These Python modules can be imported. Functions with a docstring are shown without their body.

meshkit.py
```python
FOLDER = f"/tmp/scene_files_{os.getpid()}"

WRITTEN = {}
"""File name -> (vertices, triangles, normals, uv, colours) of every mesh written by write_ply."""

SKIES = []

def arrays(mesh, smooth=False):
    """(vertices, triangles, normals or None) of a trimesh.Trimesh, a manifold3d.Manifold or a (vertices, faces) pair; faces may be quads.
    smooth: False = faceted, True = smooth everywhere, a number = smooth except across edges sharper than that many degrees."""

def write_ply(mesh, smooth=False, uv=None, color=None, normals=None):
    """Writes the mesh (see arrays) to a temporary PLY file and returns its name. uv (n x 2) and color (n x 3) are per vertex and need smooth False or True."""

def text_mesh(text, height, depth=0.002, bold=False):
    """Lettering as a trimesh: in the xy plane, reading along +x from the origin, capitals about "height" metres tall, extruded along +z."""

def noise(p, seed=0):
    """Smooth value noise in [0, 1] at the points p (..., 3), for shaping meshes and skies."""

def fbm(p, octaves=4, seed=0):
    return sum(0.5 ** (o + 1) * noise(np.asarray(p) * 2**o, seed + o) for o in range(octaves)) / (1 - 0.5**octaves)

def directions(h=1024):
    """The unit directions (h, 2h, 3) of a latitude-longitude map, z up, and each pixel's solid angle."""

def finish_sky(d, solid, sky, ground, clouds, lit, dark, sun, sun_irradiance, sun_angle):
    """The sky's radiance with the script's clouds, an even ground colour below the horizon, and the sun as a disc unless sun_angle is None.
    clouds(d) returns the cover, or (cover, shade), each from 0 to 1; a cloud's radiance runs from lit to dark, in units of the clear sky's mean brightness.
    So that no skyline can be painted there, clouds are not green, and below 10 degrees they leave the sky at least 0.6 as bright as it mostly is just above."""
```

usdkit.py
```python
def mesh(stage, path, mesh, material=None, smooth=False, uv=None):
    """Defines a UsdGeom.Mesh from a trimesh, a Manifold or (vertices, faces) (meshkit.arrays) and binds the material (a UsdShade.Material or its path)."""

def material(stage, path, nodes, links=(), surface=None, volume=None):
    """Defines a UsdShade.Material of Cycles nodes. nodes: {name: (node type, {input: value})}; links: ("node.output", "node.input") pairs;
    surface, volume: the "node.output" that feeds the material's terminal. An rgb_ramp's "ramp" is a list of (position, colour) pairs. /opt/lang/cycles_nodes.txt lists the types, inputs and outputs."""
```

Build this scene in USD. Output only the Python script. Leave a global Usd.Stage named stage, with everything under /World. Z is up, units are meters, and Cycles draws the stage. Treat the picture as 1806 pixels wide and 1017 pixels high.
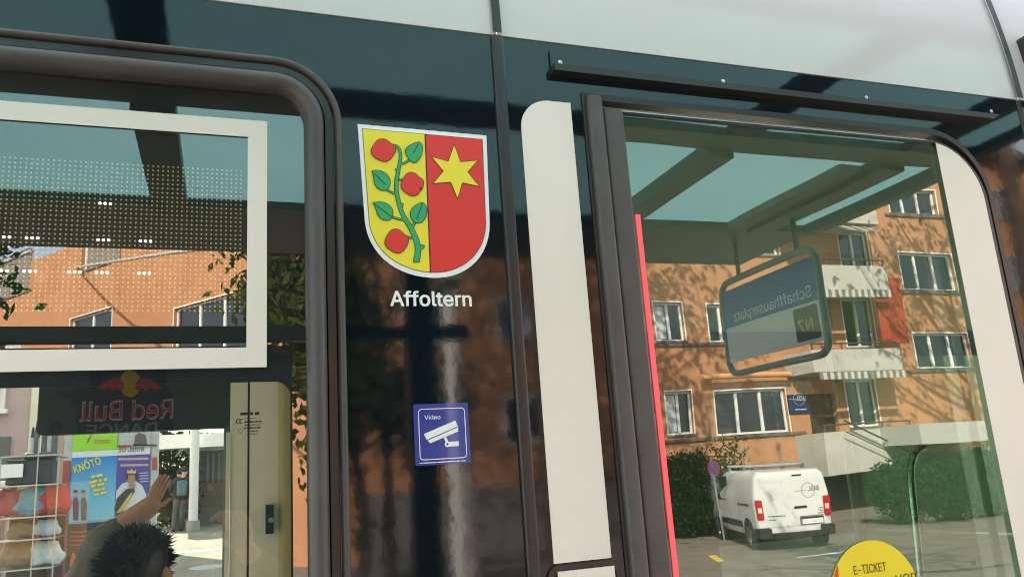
import math, random
import numpy as np, trimesh, manifold3d, usdkit, meshkit
from shapely.geometry import Polygon, Point, LineString, box as sbox
from shapely.ops import unary_union
from shapely import affinity
from pxr import Usd, UsdGeom, UsdLux, UsdShade, Gf, Sdf, Vt

rng = np.random.default_rng(7)
stage = Usd.Stage.CreateInMemory()
UsdGeom.SetStageUpAxis(stage, 'Z'); UsdGeom.SetStageMetersPerUnit(stage, 1.0)
UsdGeom.Xform.Define(stage, '/World'); UsdGeom.Scope.Define(stage, '/World/Looks')

# ---------------------------------------------------------------- camera, sky, sun, exposure
FOC, YAW, PITCH, ROLL = 1430.0, math.radians(20.0569), math.radians(13.0659), math.radians(-3.9270)
EYE = np.array([0.0, -1.2, 2.1])
FW = np.array([math.sin(YAW) * math.cos(PITCH), math.cos(YAW) * math.cos(PITCH), math.sin(PITCH)])
_rt = np.array([math.cos(YAW), -math.sin(YAW), 0.0]); _up = np.cross(_rt, FW)
RT = math.cos(ROLL) * _rt + math.sin(ROLL) * _up
UP = -math.sin(ROLL) * _rt + math.cos(ROLL) * _up
EXPOSURE = 2.22
SUN = np.array([-0.42, 0.72, 0.62]); SUN /= np.linalg.norm(SUN)
cam = UsdGeom.Camera.Define(stage, '/World/camera')
M4 = np.eye(4); M4[0, :3] = RT; M4[1, :3] = UP; M4[2, :3] = -FW; M4[3, :3] = EYE
cam.AddTransformOp().Set(Gf.Matrix4d(*M4.ravel().tolist()))
cam.CreateHorizontalApertureAttr(36.0); cam.CreateVerticalApertureAttr(36.0 * 1017 / 1806)
cam.CreateFocalLengthAttr(36.0 * FOC / 1806); cam.CreateClippingRangeAttr(Gf.Vec2f(0.02, 3000))
cam.CreateExposureAttr(EXPOSURE)
sky = UsdLux.DomeLight.Define(stage, '/World/sky')
skymat = usdkit.material(stage, '/World/Looks/sky_look', {
    's': ('sky_texture', {'sky_type': 'single_scattering', 'sun_disc': False, 'sun_elevation': float(math.asin(SUN[2])), 'sun_rotation': float(math.atan2(SUN[0], SUN[1])), 'aerosol_density': 1.6}),
    'tc': ('texture_coordinate', {}), 'mp': ('mapping', {'scale': (1.0, 1.0, 2.2)}),
    'n': ('noise_texture', {'scale': 2.3, 'detail': 6.0, 'roughness': 0.6}),
    'r': ('rgb_ramp', {'ramp': [(0.0, (0, 0, 0)), (0.38, (.12, .12, .12)), (0.62, (0.6, 0.6, 0.6)), (1.0, (0.85, 0.85, 0.85))]}),
    'mx': ('mix', {'color2': (8.2, 8.0, 7.7)}),
    'b': ('background_shader', {'strength': 0.11})},
    [('tc.generated', 'mp.vector'), ('mp.vector', 'n.vector'), ('n.fac', 'r.fac'), ('r.color', 'mx.fac'), ('s.color', 'mx.color1'), ('mx.color', 'b.color')], surface='b.background')
UsdShade.MaterialBindingAPI.Apply(sky.GetPrim()).Bind(skymat)
sun = UsdLux.DistantLight.Define(stage, '/World/sun')
sun.CreateNormalizeAttr(True); sun.CreateIntensityAttr(1.1); sun.CreateAngleAttr(0.5); sun.CreateColorAttr(Gf.Vec3f(1.0, 0.91, 0.77))
z_ = SUN; x_ = np.cross([0, 0, 1.0], z_); x_ /= np.linalg.norm(x_); y_ = np.cross(z_, x_)
S4 = np.eye(4); S4[0, :3] = x_; S4[1, :3] = y_; S4[2, :3] = z_
sun.AddTransformOp().Set(Gf.Matrix4d(*S4.ravel().tolist()))

# ---------------------------------------------------------------- where things stand, measured from the lens
def ray(x, y):
    return RT * (x - 903.0) - UP * (y - 508.5) + FW * FOC
def at(x, y, Y=0.0):
    d = ray(x, y); return EYE + d * ((Y - EYE[1]) / d[1])
def xz(x, y, Y=0.0):
    p = at(x, y, Y); return (p[0], p[2])
def atz(x, y, z):
    d = ray(x, y); return EYE + d * ((z - EYE[2]) / d[2])
def onplane(x, y, p0, n):
    d = ray(x, y); return EYE + d * (np.dot(np.asarray(p0) - EYE, n) / np.dot(d, n))

# ---------------------------------------------------------------- names, things, parts
used = {}
def numbered(path):
    k = used.get(path, 0); used[path] = k + 1
    return path if k == 0 else f'{path}_{k:03d}'
class Node:
    def __init__(s, path, loc, refl): s.path, s.loc, s.refl = path, np.asarray(loc, float), refl
    def prim(s): return stage.GetPrimAtPath(s.path)
def tag(path, label=None, cat=None, group=None, kind=None):
    p = stage.GetPrimAtPath(path if isinstance(path, str) else path.path)
    for k, v in (('label', label), ('category', cat), ('group', group), ('kind', kind)):
        if v: p.SetCustomDataByKey(k, v)
def thing(name, label, cat, loc=(0, 0, 0), group=None, refl=False, kind=None):
    """An Xform at the thing's base. refl: its meshes are given in the mirrored side's coordinates (y counted away from the tram on the platform side)."""
    path = numbered('/World/' + name)
    l = np.asarray(loc, float).copy()
    if refl: l[1] *= -1
    x = UsdGeom.Xform.Define(stage, path); x.AddTranslateOp().Set(Gf.Vec3d(*map(float, l)))
    tag(path, label, cat, group, kind)
    return Node(path, l, refl)
def tm(m):
    if isinstance(m, (list, tuple)) and len(m) and not isinstance(m[0], np.ndarray):
        return trimesh.util.concatenate([tm(a) for a in m])
    if hasattr(m, 'to_mesh'):
        q = m.to_mesh(); return trimesh.Trimesh(q.vert_properties[:, :3], q.tri_verts, process=False)
    if isinstance(m, (tuple, list)):
        v, f, _ = meshkit.arrays((np.asarray(m[0]), np.asarray(m[1]))); return trimesh.Trimesh(v, f, process=False)
    return m
def part(parent, name, mesh, mat, smooth=False, label=None, kind=None):
    m = tm(mesh).copy()
    if parent.refl:
        m.vertices = m.vertices * np.array([1, -1, 1]); m.invert()
    m.vertices = m.vertices - parent.loc
    path = numbered(parent.path + '/' + name)
    usdkit.mesh(stage, path, m, mat, smooth=smooth)
    tag(path, label=label, kind=kind)
    return Node(path, parent.loc, parent.refl)
def single(name, mesh, mat, label=None, cat=None, group=None, kind=None, refl=False, smooth=False):
    m = tm(mesh).copy()
    if refl:
        m.vertices = m.vertices * np.array([1, -1, 1]); m.invert()
    path = numbered('/World/' + name)
    usdkit.mesh(stage, path, m, mat, smooth=smooth); tag(path, label, cat, group, kind)
    return Node(path, (0, 0, 0), False)

# ---------------------------------------------------------------- shapes
def box(x0, x1, y0, y1, z0, z1):
    m = trimesh.creation.box([abs(x1 - x0), abs(y1 - y0), abs(z1 - z0)]); m.apply_translation([(x0 + x1) / 2, (y0 + y1) / 2, (z0 + z1) / 2]); return m
def polys(g):
    g = g.buffer(0) if not g.is_valid else g
    return [p for p in getattr(g, 'geoms', [g]) if isinstance(p, Polygon) and p.area > 1e-9]
def slab(g, y0, y1):
    """A polygon in x, z, made solid from y0 to y1 (y0 < y1)."""
    out = []
    for p in polys(g if hasattr(g, 'geom_type') else Polygon(g)):
        m = trimesh.creation.extrude_polygon(p, y1 - y0, engine='earcut')
        v = m.vertices.copy(); m.vertices = np.stack([v[:, 0], y0 + v[:, 2], v[:, 1]], 1); m.invert(); out.append(m)
    return trimesh.util.concatenate(out)
def frame_map(m, o, u, w, n):
    """Local (a, b, c) to o + a u + b w + c n."""
    m = tm(m).copy(); v = m.vertices; o, u, w, n = (np.asarray(k, float) for k in (o, u, w, n))
    m.vertices = o + v[:, :1] * u + v[:, 1:2] * w + v[:, 2:3] * n
    if np.dot(np.cross(u, w), n) < 0: m.invert()
    return m
def prism(g, h):
    return trimesh.util.concatenate([trimesh.creation.extrude_polygon(p, h, engine='earcut') for p in polys(g if hasattr(g, 'geom_type') else Polygon(g))])
def tube(pts, r, n=10, caps=True):
    pts = np.asarray(pts, float); r = np.broadcast_to(np.asarray(r, float), len(pts))
    t = np.gradient(pts, axis=0); t /= np.maximum(np.linalg.norm(t, axis=1, keepdims=True), 1e-12)
    a = np.cross(t[0], [0, 0, 1.0]); a = a if np.linalg.norm(a) > .1 else np.cross(t[0], [1.0, 0, 0]); a /= np.linalg.norm(a)
    V = []
    for i in range(len(pts)):
        a = a - t[i] * np.dot(a, t[i]); a /= np.linalg.norm(a); b = np.cross(t[i], a)
        an = np.arange(n) * 2 * np.pi / n
        V.append(pts[i] + r[i] * (np.cos(an)[:, None] * a + np.sin(an)[:, None] * b))
    F = []
    for i in range(len(pts) - 1):
        for k in range(n):
            p, q = i * n + k, i * n + (k + 1) % n
            F += [[p, q, q + n], [p, q + n, p + n]]
    V = np.vstack(V)
    if caps:
        V = np.vstack([V, pts[0], pts[-1]]); c0, c1 = len(V) - 2, len(V) - 1; e = (len(pts) - 1) * n
        for k in range(n):
            F += [[c0, (k + 1) % n, k], [c1, e + k, e + (k + 1) % n]]
    return trimesh.Trimesh(V, F, process=False)
def spline(pts, n=40):
    from scipy.interpolate import CubicSpline
    pts = np.asarray(pts, float); d = np.r_[0, np.cumsum(np.linalg.norm(np.diff(pts, axis=0), axis=1))]
    return CubicSpline(d, pts)(np.linspace(0, d[-1], n))
def rbox(x0, x1, y0, y1, z0, z1, r=.01, n=8):
    """A rounded box: hull of spheres at its corners."""
    s = manifold3d.Manifold.sphere(r, n)
    return manifold3d.Manifold.batch_hull([s.translate((x, y, z)) for x in (x0 + r, x1 - r) for y in (y0 + r, y1 - r) for z in (z0 + r, z1 - r)])
def rrect(x0, x1, z0, z1, r):
    return sbox(x0 + r, z0 + r, x1 - r, z1 - r).buffer(r, quad_segs=10)
def text(s, height, bold=False, depth=.0006):
    m = meshkit.text_mesh(s, height, depth, bold); return m
def body(bones, refine=.02, rounds=6, seg=14):
    """bones: pairs of ((x, y, z), r). One continuous smooth surface."""
    S = lambda p, r: manifold3d.Manifold.sphere(r, seg).translate(tuple(map(float, p)))
    ms = [manifold3d.Manifold.batch_hull([S(*j) for j in b]) for b in bones]
    m = manifold3d.Manifold.batch_boolean(ms, manifold3d.OpType.Add).refine_to_length(refine)
    t = tm(m); t.merge_vertices(); trimesh.smoothing.filter_taubin(t, iterations=rounds * 2); return t

# ---------------------------------------------------------------- materials
L = '/World/Looks/'
def mat(name, col, rough=.6, **k):
    bump = k.pop('bump', None); vary = k.pop('vary', None); nodes = {'p': ('principled_bsdf', {'base_color': col, 'roughness': rough, **k})}; links = []
    if vary or bump: nodes['g'] = ('geometry', {})
    if vary:
        sc, amt, dark = vary
        nodes['n'] = ('noise_texture', {'scale': sc, 'detail': 5.0, 'roughness': .65}); links += [('g.position', 'n.vector')]
        nodes['r'] = ('rgb_ramp', {'ramp': [(0.25, tuple(c * (1 - amt) * d for c, d in zip(col, dark))), (.75, tuple(min(1, c * (1 + amt)) for c in col))]})
        links += [('n.fac', 'r.fac'), ('r.color', 'p.base_color')]
    if bump:
        sc, st, dist = bump
        nodes['n2'] = ('noise_texture', {'scale': sc, 'detail': 4.0}); nodes['bp'] = ('bump', {'strength': st, 'distance': dist})
        links += [('g.position', 'n2.vector'), ('n2.fac', 'bp.height'), ('bp.normal', 'p.normal')]
    return usdkit.material(stage, L + name, nodes, links, surface='p.BSDF')
def pane(name, tint, r0, rough=0.0, haze=None, wob=None):
    """Window glass: the more glancing the view the more it mirrors, the rest passes through, tinted."""
    nodes = {'lw': ('layer_weight', {'blend': .5}), 'pw': ('math', {'math_type': 'power', 'value2': 5.0}), 'ma': ('math', {'math_type': 'multiply_add', 'value2': 1 - r0, 'value3': r0}),
             't': ('transparent_bsdf', {'color': tint}), 'g': ('glossy_bsdf', {'color': (1, 1, 1), 'roughness': rough, 'distribution': 'ggx'}), 'm': ('mix_closure', {})}
    links = [('lw.facing', 'pw.value1'), ('pw.value', 'ma.value1'), ('ma.value', 'm.fac'), ('g.BSDF', 'm.closure2')]
    if wob:
        nodes['ge'] = ('geometry', {}); nodes['n'] = ('noise_texture', {'scale': wob[0], 'detail': 1.0}); nodes['bp'] = ('bump', {'strength': wob[1], 'distance': wob[2]})
        links += [('ge.position', 'n.vector'), ('n.fac', 'bp.height'), ('bp.normal', 'g.normal')]
    if haze:
        nodes['d'] = ('translucent_bsdf', {'color': haze[0]}); nodes['h'] = ('mix_closure', {'fac': haze[1]})
        links += [('t.BSDF', 'h.closure1'), ('d.BSDF', 'h.closure2'), ('h.closure', 'm.closure1')]
    else: links += [('t.BSDF', 'm.closure1')]
    return usdkit.material(stage, L + name, nodes, links, surface='m.closure')

m_black = mat('black_gloss_paint', (.002, .006, .009), .045, ior=1.62, bump=(30, .03, .003))
m_white = mat('white_gloss_paint', (.53, .525, .51), .2, coat_weight=.2)
m_vinyl = mat('white_vinyl', (.82, .745, .675), .3, vary=(4, .035, (1, 1, 1)))
m_rubber = mat('grey_rubber', (.075, .066, .064), .42, vary=(9, .24, (1, .96, .93)), bump=(140, .15, .001))
m_rubber2 = mat('dark_rubber', (.022, .02, .02), .3, bump=(90, .1, .001))
m_alu = mat('steel_screw', (.6, .6, .6), .25, metallic=1.0)
m_trim = mat('frame_edge_metal', (.35, .33, .31), .35, metallic=.7)
m_frit = mat('black_printed_glass', (.004, .008, .013), .5)
m_led_back = mat('display_backing', (.010, .013, .012), .6)
m_led_dot = mat('led_dot', (.85, .82, .42), .4)
m_led_on = usdkit.material(stage, L + 'lit_led', {'e': ('emission', {'color': (1, 1, .95), 'strength': 1.6})}, surface='e.emission')
m_red_led = usdkit.material(stage, L + 'red_edge_light', {'p': ('principled_bsdf', {'base_color': (.75, .05, .06), 'roughness': .4, 'emission_color': (1.0, .11, .13), 'emission_strength': .17})}, surface='p.BSDF')
m_glass = pane('window_glass', (.90, .915, .885), .12)
m_glass_door = pane('door_glass', (.50, .61, .54), .17, wob=(1.6, .12, .02))
m_glass_far = pane('far_window_glass', (.92, .95, .92), .05)
m_canopy = pane('canopy_glass', (.20, .47, .45), .05)
m_screen = pane('draught_screen_glass', (.80, .86, .80), .04, haze=((.75, .90, .75), .38))
m_edge = usdkit.material(stage, L + 'pale_glass_edge', {'t': ('translucent_bsdf', {'color': (.80, .95, .82)}), 'g': ('diffuse_bsdf', {'color': (.8, .92, .8)}), 'm': ('mix_closure', {'fac': .4})}, [('t.BSDF', 'm.closure1'), ('g.BSDF', 'm.closure2')], surface='m.closure')
m_s_white = mat('sticker_white', (.84, .84, .83), .35)
m_s_black = mat('sticker_black', (.02, .018, .015), .4)
m_s_yellow = mat('sticker_yellow', (.82, .70, .04), .35)
m_s_red = mat('sticker_red', (.70, .035, .03), .35)
m_s_green = mat('sticker_green', (.03, .36, .13), .35)
m_s_blue = mat('sticker_blue', (.025, .045, .27), .18, coat_weight=.5)
m_t_yellow = mat('ticket_yellow', (.84, .66, .01), .35)
m_t_red = mat('ticket_red', (.72, .06, .02), .35)
m_t_text = mat('ticket_text', (.10, .05, .01), .5)
m_int_dark = mat('interior_dark', (.022, .024, .024), .6)
m_int_floor = mat('interior_floor', (.36, .34, .30), .6); m_int_ceil = mat('interior_ceiling', (.62, .62, .58), .6); m_int_wall = mat('interior_wall', (.10, .105, .10), .6)
m_int_cream = mat('interior_cream', (.86, .82, .66), .5, vary=(3, .05, (1, 1, 1)))
m_int_cream2 = mat('interior_cream_edge', (.40, .34, .12), .5)
m_int_edge = mat('interior_white_edge', (.80, .78, .66), .5)
m_device = mat('device_black', (.012, .02, .018), .35)
m_handrail = mat('handrail_green', (.72, .95, .84), .22, metallic=.9)

# ================================================================ GROUND
def ground_far(x, y):
    return .15 + .05 * np.clip(y - 1, 0, 60)
def sheet(xs, ys, zf):
    X, Y = np.meshgrid(xs, ys, indexing='ij'); Z = zf(X, Y); V = np.stack([X, Y, Z], -1).reshape(-1, 3); n = len(ys); F = []
    for i in range(len(xs) - 1):
        for j in range(n - 1):
            a = i * n + j; F.append([a, a + n, a + n + 1, a + 1])
    v, f, _ = meshkit.arrays((V, np.array(F))); return trimesh.Trimesh(v, f, process=False)
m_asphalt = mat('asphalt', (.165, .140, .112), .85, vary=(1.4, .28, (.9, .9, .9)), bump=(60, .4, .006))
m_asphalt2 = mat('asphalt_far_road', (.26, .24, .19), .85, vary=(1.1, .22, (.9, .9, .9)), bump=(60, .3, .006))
m_concrete = mat('platform_concrete', (.30, .29, .27), .8, vary=(3, .15, (.95, .95, .95)))
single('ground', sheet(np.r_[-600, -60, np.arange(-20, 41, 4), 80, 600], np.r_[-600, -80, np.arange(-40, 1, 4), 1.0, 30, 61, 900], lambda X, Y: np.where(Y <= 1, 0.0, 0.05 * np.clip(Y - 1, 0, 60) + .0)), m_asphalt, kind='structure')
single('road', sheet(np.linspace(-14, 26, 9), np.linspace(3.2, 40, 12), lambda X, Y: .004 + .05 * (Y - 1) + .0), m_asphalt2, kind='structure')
single('platform', box(-30, 30, -4.6, -.06, .001, .25), m_concrete, kind='structure')
m_mark_w = mat('road_marking_white', (.72, .71, .66), .7, vary=(9, .12, (.9, .9, .9)))
m_mark_y = mat('road_marking_yellow', (.70, .50, .06), .7, vary=(9, .12, (.9, .9, .9)))
def gz(y): return .05 * (y - 1)
def strip_far(x0, x1, y0, y1):
    return trimesh.Trimesh([[x0, y0, gz(y0) + .009], [x1, y0, gz(y0) + .009], [x1, y1, gz(y1) + .009], [x0, y1, gz(y1) + .009]], [[0, 1, 2], [0, 2, 3]], process=False)
def gpt(x, y):  # a pixel on the far road, gz = .05 (Y - 1)
    d = ray(x, y); t = (.05 * (EYE[1] - 1) - EYE[2]) / (d[2] - .05 * d[1]); return EYE + d * t
for (a, b) in (((285, 925), (393, 921)), ((285, 977), (393, 968))):
    p, q = gpt(*a), gpt(*b); yy = (p[1] + q[1]) / 2
    single('lane_marking', strip_far(p[0] - 3, q[0] + 4, yy - .1, yy + .1), m_mark_w, kind='structure')
pm = gpt(365, 1000)
single('manhole_cover', [frame_map(prism(Point(0, 0).buffer(.34, quad_segs=12), .012), (pm[0], pm[1], gz(pm[1]) - .002), (1, 0, .0), (0, 1, .05), (0, 0, 1))], mat('cover_iron', (.34, .38, .38), .4, metallic=.3), 'round pale manhole cover in the road behind the tram', 'manhole cover')

# ================================================================ THE TRAM
tram = thing('tram', 'black and white tram seen from the platform with Affoltern coat of arms', 'tram')
ZT = (at(620, 36)[2] + at(1450, 134)[2]) / 2          # lower edge of the white roof panel
GX0, GX1, GZ1 = -1.6, .1705, 2.7625                    # outer edge of the window rubber
PIX = lambda pts, Y=0.0: Polygon([xz(*p, Y) for p in pts])
def dz(x, y): return xz(x, y)

# window opening and door opening
win_out = sbox(GX0, .9, GX1, GZ1)
RC = .105
def rounded_tr(x0, x1, z0, z1, r):
    a = np.linspace(0, np.pi / 2, 14)
    return Polygon([(x0, z0), (x1, z0)] + [(x1 - r + r * np.cos(t), z1 - r + r * np.sin(t)) for t in a] + [(x0, z1)])
win_poly = rounded_tr(GX0, GX1, .9, GZ1, RC)
D0 = xz(1026, 163); DR_top = xz(1600, 226)
DX0 = (xz(1026, 163)[0] + xz(1100, 1000)[0]) / 2
DZ1 = (xz(1060, 166)[1] + xz(1615, 227)[1]) / 2
DX1 = (xz(1757, 400)[0] + xz(1790, 520)[0]) / 2
door_poly = rounded_tr(DX0, DX1, .38, DZ1, .15)
BX1 = 3.4
# side panels: left of the joint, right of the joint, beyond the door
seam_pts = [(868, 0), (882, 150), (895, 360), (909, 530), (928, 820), (938, 1017)]
SX = np.mean([xz(*p)[0] for p in seam_pts[1:]])
inner_win = win_poly.buffer(-.02); inner_door = door_poly.buffer(-.004)
lp = sbox(GX0 - .1, .36, SX - .004, ZT).difference(inner_win)
rp = sbox(SX + .004, .36, BX1, ZT).difference(inner_door)
part(tram, 'side_panel', slab(lp, 0, .03), m_black)
part(tram, 'side_panel', slab(rp, 0, .03), m_black)
# white roof panels, curving in towards the roof
def roof_panel(x0, x1, z0, prof, nx=24):
    xs = np.linspace(x0, x1, nx); V = [(x, y, z0 + z) for x in xs for (y, z) in prof]; n = len(prof); F = []
    for i in range(nx - 1):
        for j in range(n - 1):
            a = i * n + j; F.append([a, a + n, a + n + 1, a + 1])
    v, f, _ = meshkit.arrays((np.array(V), np.array(F))); return trimesh.Trimesh(v, f, process=False)
prof = [(.02, 0.0), (-.002, 0.0)] + [(-.002 + .10 * (t ** 2) + .015 * t, .62 * t) for t in np.linspace(.0, 1, 26)[1:]] + [(.6, .75), (1.2, .8)]
XE = (xz(1762, 40)[0] + xz(1790, 150)[0]) / 2
part(tram, 'roof_panel', roof_panel(GX0 - .1, SX - .0005, ZT + .002, prof), m_white, smooth=40)
part(tram, 'roof_panel', roof_panel(SX + .0005, XE - .0005, ZT + .002, prof), m_white, smooth=40)
part(tram, 'roof_panel', roof_panel(XE + .0005, BX1, ZT + .002, prof), m_white, smooth=40)
def bead(x, w, z0, z1, y=-.008, mat_=m_rubber2, name='panel_joint'):
    part(tram, name, rbox(x - w / 2, x + w / 2, y, .02, z0, z1, .005), mat_, smooth=40)
bead(SX, .022, .36, ZT + .002)
def joint_roof(x, w):
    pr = [(y - .006, z) for y, z in prof[1:]]
    xs = [x - w / 2, x + w / 2]; V = [(xx, y, ZT + .004 + z) for xx in xs for y, z in pr]; n = len(pr)
    F = [[j, j + n, j + n + 1, j + 1] for j in range(n - 1)]; v, f, _ = meshkit.arrays((np.array(V), np.array(F))); return trimesh.Trimesh(v, f, process=False)
part(tram, 'roof_joint', joint_roof(SX, .016), m_rubber2)
part(tram, 'roof_joint', joint_roof(XE, .018), m_rubber2)
jx, jz = xz(1797, 66)
part(tram, 'articulation_edge', rbox(jx, jx + .06, -.03, .02, .4, jz, .008), m_rubber2)
part(tram, 'panel_joint', rbox(XE - .006, XE + .006, -.003, .02, .36, ZT, .003), m_rubber2)

# window rubber: lips and a roll, swept along the window edge
def sweep_gasket(profile):
    """profile: (inset from the outer edge, y)."""
    V = []; a = np.linspace(np.pi / 2, 0, 22); cx, cz = GX1 - RC, GZ1 - RC
    n = len(profile)
    path = []
    for d, y in profile:
        r = max(RC - d, .004)
        line = [(GX0, GZ1 - d)] + [(cx + (r if RC - d > 0 else r) * np.cos(t), cz + r * np.sin(t)) for t in a] + [(GX1 - d, .92)]
        path.append([(x, y, z) for x, z in line])
    P = np.array(path); k = P.shape[1]; V = P.reshape(-1, 3); F = []
    for i in range(n - 1):
        for j in range(k - 1):
            q = i * k + j; F.append([q, q + 1, q + k + 1, q + k])
    v, f, _ = meshkit.arrays((V, np.array(F))); return trimesh.Trimesh(v, f, process=False)
arc = lambda d0, d1, y0, h, n=9: [(d0 + (d1 - d0) * (1 - math.cos(t)) / 2, y0 - h * math.sin(t)) for t in np.linspace(0, np.pi, n)]
gk = part(tram, 'window_gasket', sweep_gasket([(0, .004)] + arc(0, .011, -.004, .006) + [(.012, .002)]), m_rubber, smooth=True)
part(gk, 'gasket_channel', sweep_gasket([(.012, .002), (.014, -.004), (.026, -.006), (.0275, .001)]), m_rubber2, smooth=30)
part(gk, 'gasket_roll', sweep_gasket([(.0275, .002)] + arc(.028, .056, -.004, .016, 13) + [(.0565, .012)]), m_rubber, smooth=True)
# window: outer pane, black print, destination display with a white border, clear lower pane
IX1, IZ1 = GX1 - .055, GZ1 - .055
pane_poly = rounded_tr(GX0, IX1 + .003, .92, IZ1 + .003, .05)
wn = part(tram, 'window', slab(pane_poly, .0085, .0089), m_glass)
clear = Polygon([xz(-60, 684), xz(0, 681), xz(480, 671)] + [xz(*p) for p in ((499, 673), (511, 683), (515, 697), (514, 1060), (-60, 1060))])
CX1 = xz(514, 850)[0]; CZ1 = (xz(0, 681)[1] + xz(470, 671)[1]) / 2
clear = rounded_tr(GX0 + .05, CX1, .95, CZ1, .022)
part(wn, 'black_print', slab(pane_poly.difference(clear), .013, .016), m_frit)
wf_o = (xz(471.2, 420)[0], (xz(0, 173.7)[1] + xz(471, 212)[1]) / 2, (xz(0, 653.7)[1] + xz(470, 646.7)[1]) / 2)
wf_i = (xz(436, 420)[0], (xz(0, 207)[1] + xz(437, 239)[1]) / 2, (xz(0, 615.8)[1] + xz(434, 611)[1]) / 2)
frame = sbox(GX0 + .05, wf_o[2], wf_o[0], wf_o[1]).difference(sbox(GX0 + .09, wf_i[2], wf_i[0], wf_i[1]))
part(wn, 'white_border', slab(frame, .0055, .0065), m_vinyl)
disp = part(tram, 'destination_display', box(GX0 + .09, wf_i[0], .0105, .012, wf_i[2], wf_i[1]), m_led_back)
# led dots
zt, zb = xz(210, 285)[1], xz(210, 545)[1]; xr = xz(424, 420)[0]
step = (zt - zb) / 32.0; dots = []; lit = []
base = trimesh.creation.cylinder(radius=.0013, height=.0004, sections=8); base.apply_transform(trimesh.transformations.rotation_matrix(np.pi / 2, [1, 0, 0]))
for i in range(66):
    for j in range(33):
        d = base.copy(); d.apply_translation([xr - i * step, .0098, zt - j * step]); dots.append(d)
part(disp, 'led_dots', dots, m_led_dot, kind='stuff')
for (px, py) in ((185, 356), (55, 415), (183, 420), (255, 421), (2, 415), (50, 474), (130, 476), (178, 477), (252, 478), (2, 474)):
    c = at(px, py); i0 = round((xr - c[0]) / step); j0 = round((zt - c[2]) / step); ds = []
    for k in (-1, 0, 1):
        d = base.copy(); d.apply_scale(1.5); d.apply_translation([xr - (i0 + k) * step, .0092, zt - j0 * step]); ds.append(d)
    part(disp, 'lit_led_cluster', ds, m_led_on)
# maker's stamp on the lower pane, read from inside
st = []
def mirrored_text(s, x, z, h, y, mt=None):
    m = text(s, h, True); w = m.bounds[1][0]; return frame_map(m, (x + w, y, z), (-1, 0, 0), (0, 0, 1), (0, -1, 0))
for k_, (xa_, xb_, py, h) in enumerate(((424, 458, 731, .0042), (431, 452, 737, .0010), (431, 462, 744, .0022), (432, 460, 749, .0013), (431, 463, 755, .0024), (437, 458, 760, .0017), (436, 455, 765, .0013))):
    a_, b_ = xz(xa_, py), xz(xb_, py); st.append((a_[0], b_[0], a_[1], h, 40 + k_))
ce = [Point(*xz(cx_, 741)).buffer(.0036).difference(Point(*xz(cx_ + .8, 741)).buffer(.0026)).difference(sbox(xz(cx_ + 2, 741)[0], 0, 9, 9)) for cx_ in (421, 427)] + [Point(*xz(424, 758)).buffer(.0034).difference(Point(*xz(424, 758)).buffer(.0027))]
STAMP = (st, ce)

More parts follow.
